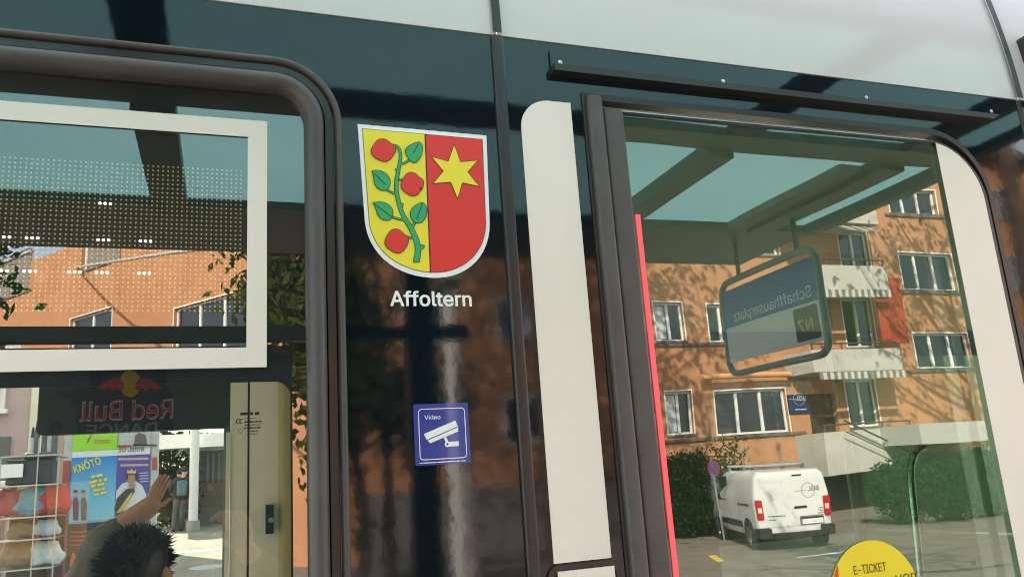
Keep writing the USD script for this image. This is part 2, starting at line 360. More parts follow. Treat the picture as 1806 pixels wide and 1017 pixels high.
# white stripe left of the door with a flap below it
sx0 = np.mean([xz(*p)[0] for p in ((919, 231), (944, 560), (977, 996))]); sx1 = np.mean([xz(*p)[0] for p in ((1005.5, 182), (1038.6, 560), (1081, 1003))]); sz1 = np.mean([xz(1000, 181)[1], xz(975, 180)[1]]); szb = np.mean([xz(977, 993)[1], xz(1078, 983)[1]])
a = np.linspace(np.pi / 2, np.pi, 14); r = .055
stripe = Polygon([(sx1, szb), (sx1, sz1)] + [(sx0 + r + r * np.cos(t), sz1 - r + r * np.sin(t)) for t in a] + [(sx0, szb)])
part(tram, 'white_stripe', slab(stripe, -.0012, -.0004), m_vinyl)
fx0, fx1, fzt = xz(963, 1010)[0], xz(1094, 1003)[0], szb - .002
flap = rrect(fx0, fx1, .95, fzt, .022)
fl = part(tram, 'service_flap', slab(flap.buffer(-.010), -.003, .0), m_black)
part(fl, 'flap_groove', slab(flap.difference(flap.buffer(-.009)), -.0045, -.0003), m_rubber2)
part(fl, 'white_stripe', slab(sbox(sx0 + .004, .96, sx1 + .002, fzt - .0095), -.0046, -.0033), m_vinyl)

# ---------------- coat of arms sticker, drawn in the sticker's own plane
ZS = .40323
def z4(x, y): return xz(560 + x * ZS, 150 + y * ZS)
def P4(pts): return Polygon([z4(*p) for p in pts])
def bez(p0, p1, p2, p3, n=14):
    t = np.linspace(0, 1, n)[:, None]; p0, p1, p2, p3 = map(np.asarray, (p0, p1, p2, p3)); return ((1 - t) ** 3 * p0 + 3 * (1 - t) ** 2 * t * p1 + 3 * (1 - t) * t * t * p2 + t ** 3 * p3).tolist()
outer = [(175, 172)] + [(738, 222)] + [(752, 600)] + bez((752, 600), (757, 760), (640, 850), (500, 843))[1:] + bez((500, 843), (340, 835), (225, 740), (207, 600))[1:]
inner = [(194, 191), (721, 238), (736, 600)] + bez((736, 600), (740, 735), (635, 828), (497, 821))[1:] + bez((497, 821), (350, 812), (240, 725), (224, 600))[1:]
emb = part(tram, 'coat_of_arms', slab(P4(outer), -.0010, -.0002), m_s_white)
inn = P4(inner); line = P4([(462, 100), (468, 100), (499, 900), (493, 900)]); leftp = P4([(0, 100), (465, 100), (496, 900), (0, 900)])
core = inn.buffer(-.0010)
part(emb, 'outline', slab(inn, -.0013, -.0011), m_s_black)
part(emb, 'yellow_field', slab(core.intersection(leftp).difference(line), -.0017, -.0014), m_s_yellow)
part(emb, 'red_field', slab(core.difference(leftp).difference(line), -.0017, -.0014), m_s_red)
OUT = .0011
def motif(poly, m, name, y=-.0021):
    part(emb, name, [slab(poly, y - .0003, y)], m)
def outlined(g, name, m, y=-.0021, o=OUT):
    part(emb, name + '_outline', slab(g.buffer(o / 2), y - .0002, y), m_s_black); part(emb, name, slab(g.buffer(-o / 2), y - .0005, y - .0003), m)
star = [(596, 263), (624, 339), (702, 331), (655, 383), (707, 446), (632, 430), (611, 500), (581, 427), (502, 433), (549, 379), (497, 316), (570, 336)]
outlined(P4(star), 'star', m_s_yellow)
stem_c = [(322, 268), (348, 272), (361, 300), (358, 345), (348, 400), (343, 450), (350, 500), (368, 560), (396, 610), (421, 655), (436, 705), (430, 770)]
stem_w = [8, 10, 12, 14, 16, 17, 18, 18, 20, 22, 24, 26]
sp = spline(np.array([(x, y, w) for (x, y), w in zip(stem_c, stem_w)], float), 50)
def ribbon(P):
    t = np.gradient(P[:, :2], axis=0); t /= np.linalg.norm(t, axis=1, keepdims=True); n = np.stack([-t[:, 1], t[:, 0]], 1) * P[:, 2:3] / 2
    return P4((P[:, :2] + n).tolist() + (P[:, :2] - n)[::-1].tolist()).buffer(0)
def twig(pts, w): return ribbon(spline(np.array([(x, y, w) for x, y in pts], float), 16))
stem = unary_union([ribbon(sp), twig([(358, 350), (385, 340), (405, 325), (415, 310)], 9), twig([(340, 478), (320, 470), (300, 458)], 9), twig([(378, 592), (345, 585), (320, 575)], 9), twig([(412, 630), (420, 612), (428, 595)], 9), twig([(355, 416), (368, 417), (382, 418)], 8), twig([(425, 672), (400, 668), (380, 666)], 8),
                    P4([(345, 380), (337, 372), (345, 368), (356, 388)]), P4([(362, 530), (366, 518), (375, 522), (368, 545)]), P4([(432, 715), (455, 700), (466, 702), (466, 712), (450, 725), (444, 775), (418, 777), (424, 760)])])
outlined(stem, 'branch', m_s_green)
for pts, vein in (([(443, 252), (452, 310), (420, 343), (390, 315), (382, 290), (405, 265)], [(440, 258), (418, 300)]),
                  ([(236, 380), (290, 385), (317, 430), (296, 463), (258, 450), (245, 415)], [(245, 388), (298, 440)]),
                  ([(240, 520), (300, 520), (328, 555), (314, 592), (272, 582), (255, 550)], [(250, 525), (322, 578)]),
                  ([(458, 516), (471, 580), (442, 606), (410, 590), (405, 560), (425, 530)], [(456, 522), (432, 590)])):
    c = spline(np.array([(*p, 0) for p in pts + [pts[0]]], float), 36)[:, :2]
    leaf = P4(c.tolist()).buffer(0)
    outlined(leaf, 'leaf', m_s_green, y=-.0028)
    part(emb, 'leaf_vein', slab(LineString([z4(*vein[0]), z4(*vein[1])]).buffer(.0006), -.0036, -.0034), m_s_black)
for (cx, cy, rx, ry, rot) in ((287, 288, 52, 48, .5), (413, 436, 48, 50, .3), (345, 684, 50, 51, .4)):
    t = np.linspace(0, 2 * np.pi, 48, endpoint=False); rad = 1 + .05 * np.cos(4 * t + 1) - .10 * np.exp(-((t - np.pi * 1.75) / .3) ** 2)
    pts = [(cx + rx * q * np.cos(k), cy + ry * q * np.sin(k)) for q, k in zip(rad, t)]
    outlined(P4(pts), 'apple', m_s_red, y=-.0028)
part(emb, 'apple_calyx', slab(Point(*z4(450, 457)).buffer(.0022), -.0038, -.0034), m_s_black)
def strokes(x0, x1, z, h, seed):
    g = np.random.default_rng(seed); out = []; x = x0
    while x < x1 - h:
        w = min(g.uniform(.8, 3.2) * h, x1 - x); out.append(sbox(x, z + g.uniform(0, .15) * h, x + w, z + h)); x += w + g.uniform(.3, .6) * h
    return unary_union(out)
def wall_text(parent, s, px0, py0, px1, capz, m, y=-.0008, bold=False, depth=.0004):
    t = text(s, .01, bold, depth); w = t.bounds[1][0] - t.bounds[0][0]; p, q = at(px0, py0), at(px1, py0)
    sc = (q[0] - p[0]) / w
    hh = (at(px0, py0 - capz)[2] - p[2]) / .01
    t.vertices = (t.vertices - [t.bounds[0][0], 0, 0]) * [sc, hh, 1]
    return part(parent, 'lettering', frame_map(t, (p[0], y, p[2]), (1, 0, 0), (0, 0, 1), (0, -1, 0)), m)
wall_text(tram, 'Affoltern', 688, 538.6, 832, 25, m_s_white, bold=True)
st, ce = STAMP
part(wn, 'glass_stamp', slab(unary_union([strokes(*q) for q in st] + ce), .0112, .0118), m_s_black)
# ---------------- video sticker
def z5(x, y): return xz(560 + x * .50847, 500 + y * .50847)
v0 = np.mean([[z5(330, 418), z5(340, 630)]], axis=1)[0]; 
vx0 = (z5(330, 418)[0] + z5(340, 630)[0]) / 2; vx1 = (z5(522, 412)[0] + z5(530, 622)[0]) / 2; vz1 = (z5(330, 418)[1] + z5(522, 412)[1]) / 2; vz0 = (z5(340, 630)[1] + z5(530, 622)[1]) / 2
vid = part(tram, 'video_sticker', slab(rrect(vx0, vx1, vz0, vz1, .003), -.0010, -.0003), m_s_blue)
q0 = (z5(346, 434)[0] + z5(356, 612)[0]) / 2; q1 = (z5(511, 429)[0] + z5(517, 603)[0]) / 2; q3 = (z5(346, 434)[1] + z5(511, 429)[1]) / 2; q2 = (z5(356, 612)[1] + z5(517, 603)[1]) / 2
fr = rrect(q0, q1, q2, q3, .006)
part(vid, 'border', slab(fr.difference(fr.buffer(-.0011)), -.0014, -.0011), m_s_white)
P5 = lambda pts: Polygon([z5(*p) for p in pts])
part(vid, 'camera_symbol', slab(unary_union([P5([(368, 521), (477, 474), (486, 494), (378, 541)]), P5([(382, 543), (487, 497), (487, 512), (390, 553)]), P5([(437, 534), (446, 530), (452, 546), (444, 550)]), Point(*z5(450, 556)).buffer(.0042), P5([(450, 548), (489, 546), (489, 562), (450, 565)])]).difference(Point(*z5(450, 556)).buffer(.0017)), -.0014, -.0011), m_s_white)
p = z5(371, 471)
wall_text(vid, 'Video', 560 + 371 * .50847, 500 + 471 * .50847, 560 + 426 * .50847, 7.2, m_s_white, y=-.0011)
a_, b_ = z5(354, 621), z5(515, 617)
part(vid, 'small_print', slab(strokes(a_[0], b_[0], (a_[1] + b_[1]) / 2, .0013, 5), -.0014, -.0011), m_s_white)

# ---------------- rail above the door
ra, rb = at(973, 122), at(1752, 213)
rz = (at(971, 131)[2] + at(1744, 218)[2]) / 2; rx0, rx1 = at(971, 131)[0], at(1752, 219)[0]
rail = part(tram, 'door_rail', slab(Polygon([(rx0, rz), (rx1 - .02, rz), (rx1, rz + .012), (rx0, rz + .013)]), -.020, .0), m_rubber2)
part(rail, 'rail_flange', slab(sbox(rx0, rz + .0135, rx1 + .01, rz + .045), -.0045, -.0005), m_black)
for px, py in ((986, 112.5), (1273, 145.5), (1525, 174), (1745, 198)):
    p = at(px, py); s = trimesh.creation.icosphere(2, .0042); s.vertices *= [1, .5, 1]; s.apply_translation([p[0], -.0048, p[2]]); part(rail, 'screw', s, m_alu, smooth=True)

# ---------------- the door
door = part(tram, 'door', slab(door_poly.difference(door_poly.buffer(-.012)), -.003, .02), m_rubber2)
xa = DX0 + .004; xm = (xz(1060, 167)[0] + xz(1140, 1000)[0]) / 2; xb = (xz(1096, 200)[0] + xz(1184, 1000)[0]) / 2
gz1 = (xz(1097, 199)[1] + xz(1600, 245)[1]) / 2
part(door, 'door_seal', rbox(xa + .002, xm - .002, -.014, .02, .40, DZ1 - .004, .007), m_rubber, smooth=40)
part(door, 'leaf_edge', rbox(xm + .0, xb, -.006, .02, .40, DZ1 - .024, .006), m_rubber, smooth=40)
topz = DZ1 - .012
leaf_out = rounded_tr(xb + .0005, DX1 - .014, .40, DZ1 - .026, .135); leaf_in = rounded_tr(xb + .0005, DX1 - .022, .44, gz1, .125)
part(door, 'leaf_frame', slab(leaf_out.difference(leaf_in), -.001, .02), m_rubber)
part(door, 'metal_line', slab(LineString([(xb, DZ1 - .0275), (DX1 - .16, DZ1 - .0275)]).buffer(.0008), -.0018, .0), m_alu)
dg = part(door, 'door_glass', slab(leaf_in.buffer(.004), .006, .0064), m_glass_door)
wl = (xz(1648.5, 248)[0] + xz(1721.6, 600)[0] + xz(1798.6, 1017)[0]) / 3
part(door, 'white_stripe', slab(rounded_tr(wl, DX1 - .023, .44, gz1 - .001, .124), -.0008, .0), m_vinyl)
rl0 = np.mean([xz(1122.5, 378)[0], xz(1145, 597)[0], xz(1187, 1017)[0]]); rl1 = np.mean([xz(1130.7, 378)[0], xz(1155, 597)[0], xz(1198, 1017)[0]])
part(door, 'edge_light', box(rl0 + .0015, rl1, .003, .005, .5, at(1126, 377)[2]), m_red_led)
tc = at(1550, 1056)
Rt = at(1545, 951)[2] - tc[2]
tk = part(door, 'ticket_sticker', slab(Point(tc[0], tc[2]).buffer(Rt, quad_segs=24), .0030, .0042), m_t_yellow)
part(tk, 'red_band', slab(P5([(0, 0), (1, 0), (1, 1)]) if False else Polygon([xz(1472, 993), xz(1479, 990), xz(1484, 1050), xz(1476, 1050)]).intersection(Point(tc[0], tc[2]).buffer(Rt * .99)), .0024, .0028), m_t_red)
wall_text(tk, 'E-TICKET', 1509, 1013, 1567, 16, m_t_text, y=.0028)
wall_text(tk, 'VOR', 1583, 1029, 1621, 16, m_t_text, y=.0028)

# ---------------- inside: floor, ceiling, far side, cabinet, rails
part(tram, 'cabin_floor', box(-6, 6, .05, 2.3, .30, .36), m_int_floor)
part(tram, 'cabin_ceiling', box(-6, 6, .1, 2.3, 2.75, 2.8), m_int_ceil)
YF = 2.35
fw1 = rrect(xz(-200, 700, YF)[0], xz(393, 900, YF)[0], 1.0, xz(250, 640, YF)[1], .03)
fw2 = rrect(xz(1203, 420, YF)[0], xz(1660, 700, YF)[0] + .6, .9, 2.62, .04)
fw3, fw4 = rrect(-5.9, fw1.bounds[0] - .15, 1.0, 2.6, .03), rrect(fw2.bounds[2] + .2, 5.9, .9, 2.62, .03)
fwall = part(tram, 'far_side_wall', slab(sbox(-6, .3, 6, 3.3).difference(unary_union([fw1, fw2, fw3, fw4])), YF, YF + .05), m_int_wall)
part(fwall, 'far_window', slab(fw1.buffer(.005), YF + .02, YF + .0204), m_glass_far)
for f_ in (fw2, fw3, fw4): part(fwall, 'far_window', slab(f_.buffer(.005), YF + .02, YF + .0204), m_glass_far)
fd = rrect(xz(74, 700, YF)[0], xz(404, 700, YF)[0], (xz(75, 768, YF)[1] + xz(390, 757, YF)[1]) / 2, 2.9, .02)
part(tram, 'far_display', slab(fd, YF - .06, YF - .01), mat('far_display_black', (.012, .016, .016), .45))
# cream cabinet beside the far window
YC = 2.0
cx0, cx1 = xz(406, 850, YC)[0], xz(640, 850, YC)[0]; cxe = xz(398, 850, YC)[0]
cab = part(tram, 'cabinet', box(cx0, xz(436, 850, YC)[0], YC, YF - .01, .36, 2.70), m_int_cream)
part(cab, 'cabinet_panel', box(xz(440, 850, YC)[0], xz(492, 850, YC)[0], YC - .004, YF - .01, .36, 2.70), m_int_cream)
part(cab, 'cabinet_post', tube([(xz(506, 850, YC)[0], YC + .01, .36), (xz(506, 850, YC)[0], YC + .01, 2.7)], .034, 20), m_int_cream2, smooth=40)
part(cab, 'cabinet_side', box(xz(520, 850, YC)[0], cx1, YC, YF - .01, .36, 2.70), m_int_dark)
part(cab, 'edge_strip', box(cxe, cx0 - .001, YC - .006, YC + .05, .36, xz(400, 762, YC)[1]), m_int_edge)
part(cab, 'shadow_gap', box(xz(436, 850, YC)[0] + .0005, xz(440, 850, YC)[0] - .0005, YC + .012, YC + .05, .36, 2.70), m_int_dark)
dv = rrect(xz(468, 915, YC)[0], xz(482, 915, YC)[0], xz(475, 940, YC)[1], xz(475, 889, YC)[1], .003)
dev = part(cab, 'door_button', slab(dv, YC - .03, YC - .0045), m_device)
c = xz(477, 916, YC); ring = Point(c).buffer(.0085).difference(Point(c).buffer(.0060))
part(dev, 'button_ring', slab(ring, YC - .033, YC - .0305), m_s_white); part(dev, 'button_arrow', slab(Point(c).buffer(.0028), YC - .033, YC - .0305), m_s_white)
for zz in (xz(475, 893, YC)[1], xz(475, 936, YC)[1]):
    part(dev, 'screw', slab(Point(c[0], zz).buffer(.0018), YC - .032, YC - .0305), m_alu)
# draught screen and grab rail behind the door glass
YS = .6
sc = Polygon([xz(1440, 300, YS), xz(1690, 330, YS), xz(1720, 1200, YS), xz(1500, 1200, YS)])
scx0 = (xz(1453, 440, YS)[0] + xz(1503, 1000, YS)[0]) / 2; scx1 = (xz(1668, 600, YS)[0] + xz(1722, 1000, YS)[0]) / 2
scr = part(tram, 'draught_screen', slab(sbox(scx0, .5, scx1, 2.66), YS, YS + .0004), m_screen)
for xx in (scx0 - .006, scx0 + .018):
    part(scr, 'screen_edge', box(xx, xx + .006, YS - .004, YS + .004, .5, 2.66), m_edge)
part(scr, 'screen_edge', box(scx1 + .05, scx1 + .075, YS - .004, YS + .004, .5, 2.66), m_edge)
hp = [at(1628, 1060, .5), at(1622, 1000, .5), at(1612, 900, .5), at(1607, 850, .5), at(1608, 815, .5), at(1616, 796, .5), at(1630, 787, .5)]
part(tram, 'grab_rail', tube(spline(hp, 40), .0095, 14), m_handrail, smooth=40)
part(scr, 'screen_screw', slab(Point(xz(1714, 992, YS)).buffer(.006), YS - .008, YS - .001), m_device)
# ================================================================ PLATFORM SIDE (mirrored coordinates: y counts away from the tram)
m_steel = mat('shelter_steel', (.030, .032, .034), .45, vary=(4, .2, (.9, .9, .9)))
m_steel_l = mat('shelter_steel_light', (.16, .16, .14), .5)
m_roofglass = usdkit.material(stage, L + 'roof_glass', {'t': ('translucent_bsdf', {'color': (.5, .72, .74)}), 'd': ('diffuse_bsdf', {'color': (.32, .40, .40)}), 'm': ('mix_closure', {'fac': .25}), 'tr': ('transparent_bsdf', {'color': (.45, .62, .64)}), 'm2': ('mix_closure', {'fac': .24}),
    'ge': ('geometry', {}), 'n': ('noise_texture', {'scale': .9, 'detail': 4.0}), 'r': ('rgb_ramp', {'ramp': [(.3, (.41, .58, .61)), (.7, (.48, .64, .65))]})},
    [('ge.position', 'n.vector'), ('n.fac', 'r.fac'), ('r.color', 't.color'), ('t.BSDF', 'm.closure1'), ('d.BSDF', 'm.closure2'), ('m.closure', 'm2.closure1'), ('tr.BSDF', 'm2.closure2')], surface='m2.closure')
RZ = 3.2
sh = thing('tram_stop_shelter', 'dark steel shelter with teal glass roof, mirrored in the tram windows', 'tram shelter', (0.8, 2.6, .25), refl=True)
XL, XR = -6.2, 2.81
part(sh, 'front_beam', box(XL, XR, .99, 1.11, RZ, RZ + .035), m_steel)
part(sh, 'rear_beam', box(XL, XR, 1.98, 2.60, RZ, RZ + .034), m_steel)
cross = [(-6.2, -6.08), (-4.1, -3.98), (-2.2, -2.08), (-.26, -.14), (1.64, 1.75), (2.42, 2.54), (2.75, 2.81)]
for a, b in cross:
    part(sh, 'cross_beam', box(a, b, 1.112, 1.978, RZ - .02, RZ + .034), m_steel)
part(sh, 'cross_flange', box(2.30, 2.418, 1.2, 1.975, RZ + .0, RZ + .03), m_steel_l)
part(sh, 'edge_profile', box(XL, XR, .17, .215, RZ, RZ + .05), m_steel)
for a, b in cross:
    part(sh, 'overhang_beam', box(a, b, .216, .988, RZ + .0, RZ + .034), m_steel)
for (a, b), (c, d) in zip(cross[:-1], cross[1:]):
    part(sh, 'overhang_pane', box(b - .03, c + .03, .2165, .993, RZ + .0355, RZ + .043), m_roofglass)
    part(sh, 'roof_pane', box(b - .03, c + .03, .995, 2.02, RZ + .0355, RZ + .043), m_roofglass)
for px in (-5.9, .80):
    part(sh, 'post', box(px, px + .12, 2.42, 2.54, .25, RZ), m_steel)
za, zb2 = at(200, 604, 2.5)[2], at(200, 577, 2.5)[2]
part(sh, 'cross_rail', box(XL + .2, 1.1, 2.46, 2.52, za, zb2), m_steel)

# stop sign
sx = 2.5; y0s, y1s, z0s, z1s = 1.64, 2.38, 2.535, 3.02
sg = thing('stop_sign', 'blue and white stop name sign in a rounded tube frame under the shelter roof', 'stop sign', (sx, 2.0, z0s), refl=True)
ring = np.array(rrect(y0s, y1s, z0s, z1s, .07).exterior.coords)
part(sg, 'tube_frame', tube(np.stack([np.full(len(ring), sx), ring[:, 0], ring[:, 1]], 1), .017, 12, caps=False), m_alu if False else mat('sign_frame_grey', (.30, .31, .29), .4), smooth=50)
hz_ = z1s - z0s; zc_ = lambda f: z1s - f * hz_
part(sg, 'name_panel', box(sx - .008, sx + .008, y0s + .014, y1s - .014, zc_(.49), zc_(.09)), mat('sign_blue', (.012, .11, .38), .4))
part(sg, 'line_panel', box(sx - .008, sx + .008, y0s + .014, y1s - .014, zc_(.87), zc_(.492)), mat('sign_white', (.84, .85, .80), .4))
def sign_text(s, h, y, z, m, x):
    return part(sg, 'lettering', frame_map(text(s, h), (x, y, z), (0, 1, 0), (0, 0, 1), (-1, 0, 0)), m)
sign_text('Schaffhauserplatz', .051, y0s + .045, zc_(.445), mat('sign_text_white', (.85, .86, .85), .5), sx - .0085)
part(sg, 'line_badge', slab_x := frame_map(prism(rrect(0, .150, 0, .155, .012), .003), (sx - .0085, y0s + .03, zc_(.84)), (0, 1, 0), (0, 0, 1), (-1, 0, 0)), mat('badge_black', (.008, .009, .02), .4))
sign_text('N7', .054, y0s + .058, zc_(.84) + .045, mat('badge_yellow', (.80, .58, .02), .4), sx - .012)
for yy in (1.75, 2.2):
    part(sg, 'hanger', tube([(sx, yy, z1s), (sx, yy, RZ + .0)], .012, 8), m_steel)

# advertising board behind the photographer
YB = 2.70
ab = thing('advertising_board', 'dark energy drink advertising board behind the platform, mirrored in the lower window', 'advertising board', (at(240, 900, YB)[0], YB, .25), refl=True)
bx0, bx1, bz1 = xz(-160, 850, YB)[0], xz(517, 850, YB)[0], xz(517, 608, YB)[1]
part(ab, 'board', box(bx0, bx1, YB, YB + .08, .55, bz1), mat('ad_board_dark', (.05, .085, .095), .5))
for xx in (bx0 + .1, bx1 - .18):
    part(ab, 'leg', box(xx, xx + .08, YB + .01, YB + .07, .25, .549), m_steel)
def B3(pts): return Polygon([xz(60 + x * .1495, 640 + y * .1495, YB) for x, y in pts]).buffer(0)
m_ad_navy = mat('ad_navy', (.005, .012, .05), .5); m_ad_red = mat('ad_red', (.55, .015, .03), .5); m_ad_yel = mat('ad_yellow', (.62, .38, .02), .5); m_ad_w = mat('ad_white', (.55, .55, .56), .5); m_ad_g = mat('ad_grey', (.22, .26, .27), .5)
nv = unary_union([B3([(660, 60), (1560, 60), (1560, 260), (1660, 400), (1640, 820), (500, 820), (490, 540), (430, 500), (440, 430), (300, 400), (330, 340), (460, 320), (540, 290), (640, 320)]), Polygon([xz(60 + (250 + 90 * math.cos(t)) * .1495, 640 + (750 + 80 * math.sin(t)) * .1495, YB) for t in np.linspace(0, 6.28, 14)])])
part(ab, 'print_backing', slab(nv, YB - .002, YB - .0005), m_ad_navy)
part(ab, 'print_sun', slab(B3([(1130 + 125 * math.cos(t), 235 + 160 * math.sin(t)) for t in np.linspace(0, 6.28, 24)]), YB - .004, YB - .0025), m_ad_yel)
bull = [(740, 290), (800, 240), (880, 190), (960, 165), (1020, 185), (1060, 240), (1060, 290), (1020, 325), (970, 290), (940, 330), (880, 285), (830, 320), (780, 300)]
part(ab, 'print_bull', slab(B3(bull), YB - .006, YB - .0045), m_ad_red)
part(ab, 'print_bull', slab(B3([(2250 - x, y) for x, y in bull]), YB - .006, YB - .0045), m_ad_red)
def ad_text(s, xr, base, xl, cap, m, y, bold=True, grow=0):
    t = text(s, .05, bold, .001); w = t.bounds[1][0] - t.bounds[0][0]; p, q = at(xr, base, YB), at(xl, base, YB); hh = at(xr, base - cap, YB)[2] - p[2]
    t.vertices = (t.vertices - [t.bounds[0][0], 0, 0]) * [(p[0] - q[0]) / w, hh / .05, 1]
    return part(ab, 'lettering', frame_map(t, (p[0], y, p[2]), (-1, 0, 0), (0, 0, 1), (0, -1, 0)), m)
ad_text('Red Bull', 305, 736, 139, 33, m_ad_w, YB - .0025, True); ad_text('Red Bull', 302.5, 734, 141.5, 29, m_ad_red, YB - .004, False)
ad_text('DANCE', 277, 763, 151, 19, m_ad_g, YB - .0025)

# ---------------- corner building
DB = 22.0
m_orange = mat('orange_render', (.43, .205, .10), .9, vary=(.7, .12, (.95, .93, .9)), bump=(30, .4, .012))
m_plinth = mat('grey_plinth', (.16, .14, .12), .9, vary=(1.5, .15, (1, 1, 1)))
m_wframe = mat('window_frame_white', (.72, .70, .65), .5)
m_wpane = mat('window_pane_dark', (.012, .018, .025), .05, ior=1.7)
m_curtain = mat('curtain_pale', (.50, .52, .56), .8, vary=(6, .2, (.8, .8, .8)))
m_shutter = mat('roller_shutter_grey', (.20, .17, .15), .7)
m_ledge = mat('ledge_grey', (.13, .10, .085), .8)
m_balc = mat('balcony_white', (.44, .42, .37), .8, vary=(2, .1, (1, 1, 1)))
m_dark = mat('dark_opening', (.015, .015, .015), .7)
xc = at(640, 650, DB)[0]
uB, nB, oB = np.array([1.0, 0, 0]), np.array([0, -1.0, 0]), np.array([0, DB, 0.0])
uA, nA, oA = np.array([.6, -.8, 0]), np.array([-.8, -.6, 0]), np.array([xc, DB, 0.0])
bl = thing('corner_building', 'orange rendered corner apartment block with balconies, mirrored in the tram windows', 'building', (xc, DB, 0), refl=True)
def toB(px, py): p = onplane(px, py, oB, nB); return (p[0], p[2])
def toA(px, py): p = onplane(px, py, oA, nA); return (float(np.dot(p - oA, uA)), p[2])
def rect(f, x0, y0, x1, y1):
    a, b, c, d = f(x0, y0), f(x1, y0), f(x1, y1), f(x0, y1)
    return ((a[0] + d[0]) / 2, (b[0] + c[0]) / 2, (c[1] + d[1]) / 2, (a[1] + b[1]) / 2)
wins = {'B': [], 'A': []}
for r_, k in (((1568, 333, 1650, 377), 3), ((1590, 449, 1680, 511), 3), ((1615, 587, 1706, 651), 3), ((1152, 532, 1203, 600), 2), ((1250, 535, 1300, 602), 2), ((1172, 690, 1222, 767), 2), ((1267, 690, 1395, 767), 3)):
    wins['B'].append((*rect(toB, *r_), k, 'pane'))
# further windows of the same rows, to the left round the corner
zrows = [(wins['B'][3][2], wins['B'][3][3]), (wins['B'][5][2], wins['B'][5][3]), (9.2, 10.65)]
for u in (xc + 1.2, xc + 4.2):
    for z0, z1 in zrows: wins['B'].append((u, u + 1.5, z0, z1, 2, 'pane'))
for u in (14.0, 17.4): wins['B'].append((u, u + 1.5, 9.2, 10.65, 2, 'pane'))
for u in (29.5, 33.0, 37):
    for z0, z1 in ((4.9, 6.4), (7.95, 9.45), (11.05, 12.3)): wins['B'].append((u, u + 1.9, z0, z1, 3, 'pane'))
doorB = rect(toB, 1433, 697, 1480, 790)
wins['B'].append((*doorB, 1, 'dark'))
for (x0, y0, x1, y1) in ((1488, 525, 1540, 612), (1495, 672, 1548, 756), (1478, 412, 1530, 480)):
    wins['B'].append((*rect(toB, x0, y0, x1, y1), 2, 'pane'))
aw = [rect(toA, 122, 553, 195, 655), rect(toA, 306, 528, 436, 655), rect(toA, 140, 418, 212, 468), rect(toA, 320, 420, 436, 440)]
w0 = aw[0]
rowA = [(w0[2], w0[3]), (aw[2][2], aw[2][3])]
def facade(o, u, n, poly, ws, name):
    holes = [sbox(a, z0, b, z1) for a, b, z0, z1, k, t in ws]
    g = poly.difference(unary_union(holes)) if holes else poly
    w = part(bl, name, frame_map(prism(g, .3), o - n * .3, u, (0, 0, 1), n), m_orange)
    for a, b, z0, z1, k, t in ws:
        if t == 'dark':
            part(bl, 'balcony_door', frame_map(box(a, b, z0, z1, -.26, -.2), o, u, (0, 0, 1), n), m_dark); continue
        ms = [box(a, b, z0, z0 + .07, -.2, -.12), box(a, b, z1 - .07, z1, -.2, -.12), box(a, a + .07, z0 + .07, z1 - .07, -.2, -.12), box(b - .07, b, z0 + .07, z1 - .07, -.2, -.12)]
        for q in range(1, k): c = a + (b - a) * q / k; ms.append(box(c - .05, c + .05, z0 + .07, z1 - .07, -.2, -.115))
        fr = part(bl, 'window', frame_map(trimesh.util.concatenate(ms), o, u, (0, 0, 1), n), m_wframe)
        part(fr, 'pane', frame_map(box(a + .05, b - .05, z0 + .05, z1 - .05, -.185, -.17), o, u, (0, 0, 1), n), m_shutter if t == 'shut' else m_wpane)
        if t == 'curtain' or (t == 'pane' and rng.random() < .3):
            c = a + (b - a) / k * rng.integers(0, k); part(fr, 'curtain', frame_map(box(c + .08, c + (b - a) / k - .08, z0 + .1, z1 - .1, -.168, -.164), o, u, (0, 0, 1), n), m_curtain)
        part(fr, 'sill', frame_map(box(a - .06, b + .06, z0 - .07, z0, -.1, .05), o, u, (0, 0, 1), n), m_ledge)
        part(fr, 'reveal', frame_map([box(a - .05, a - .002, z0, z1 + .05, -.02, .015), box(b + .002, b + .05, z0, z1 + .05, -.02, .015), box(a - .002, b + .002, z1 + .002, z1 + .05, -.02, .015)], o, u, (0, 0, 1), n), m_wframe if t != 'shut' else m_ledge)
EAVE = 13.6
facade(oB, uB, nB, sbox(xc, 1.9, 46, EAVE), wins['B'], 'wall')
part(bl, 'plinth', box(xc, 46, DB, DB + .3, 0, 1.899), m_plinth)
wa = [(aw[0][0], aw[0][1], aw[0][2], aw[0][3], 2, 'plain'), (aw[1][0], aw[1][1], aw[1][2], aw[1][3], 3, 'plain'), (aw[2][0] + .25, aw[2][1], aw[2][2], aw[2][2] + 1.9, 1, 'shut'), (aw[3][0], aw[3][1], aw[2][2], aw[2][2] + 1.9, 1, 'shut')]
pitch = aw[1][0] - aw[0][0]
for k in (-1, -2):
    wa.append((aw[0][0] + k * pitch, aw[0][1] + k * pitch, aw[0][2], aw[0][3], 2, 'pane')); wa.append((aw[2][0] + k * pitch, aw[2][1] + k * pitch, aw[2][2], aw[2][2] + 1.9, 1, 'shut'))
for q in (wa[0], wa[1]): wa.append((q[0], q[1], q[2] - 3.3, q[3] - 3.3, q[4], 'pane'))
facade(oA, uA, nA, sbox(-40, 0, -.31, 12.6), wa, 'wall')
part(bl, 'roof', [box(xc - .5, 46.4, DB - .5, DB + 12, EAVE, EAVE + .3)], mat('roof_brown', (.10, .055, .04), .8))
part(bl, 'gable_wall', box(45.7, 46, DB + .3, DB + 11, 0, EAVE), m_orange)
def ledge(z, x0, x1): part(bl, 'string_course', box(x0, x1, DB - .07, DB - .001, z - .05, z + .05), m_ledge)
ledge(toB(1300, 772)[1], toB(1160, 770)[0], toB(1425, 770)[0]); ledge(toB(1180, 607)[1], toB(1140, 605)[0], toB(1400, 610)[0])
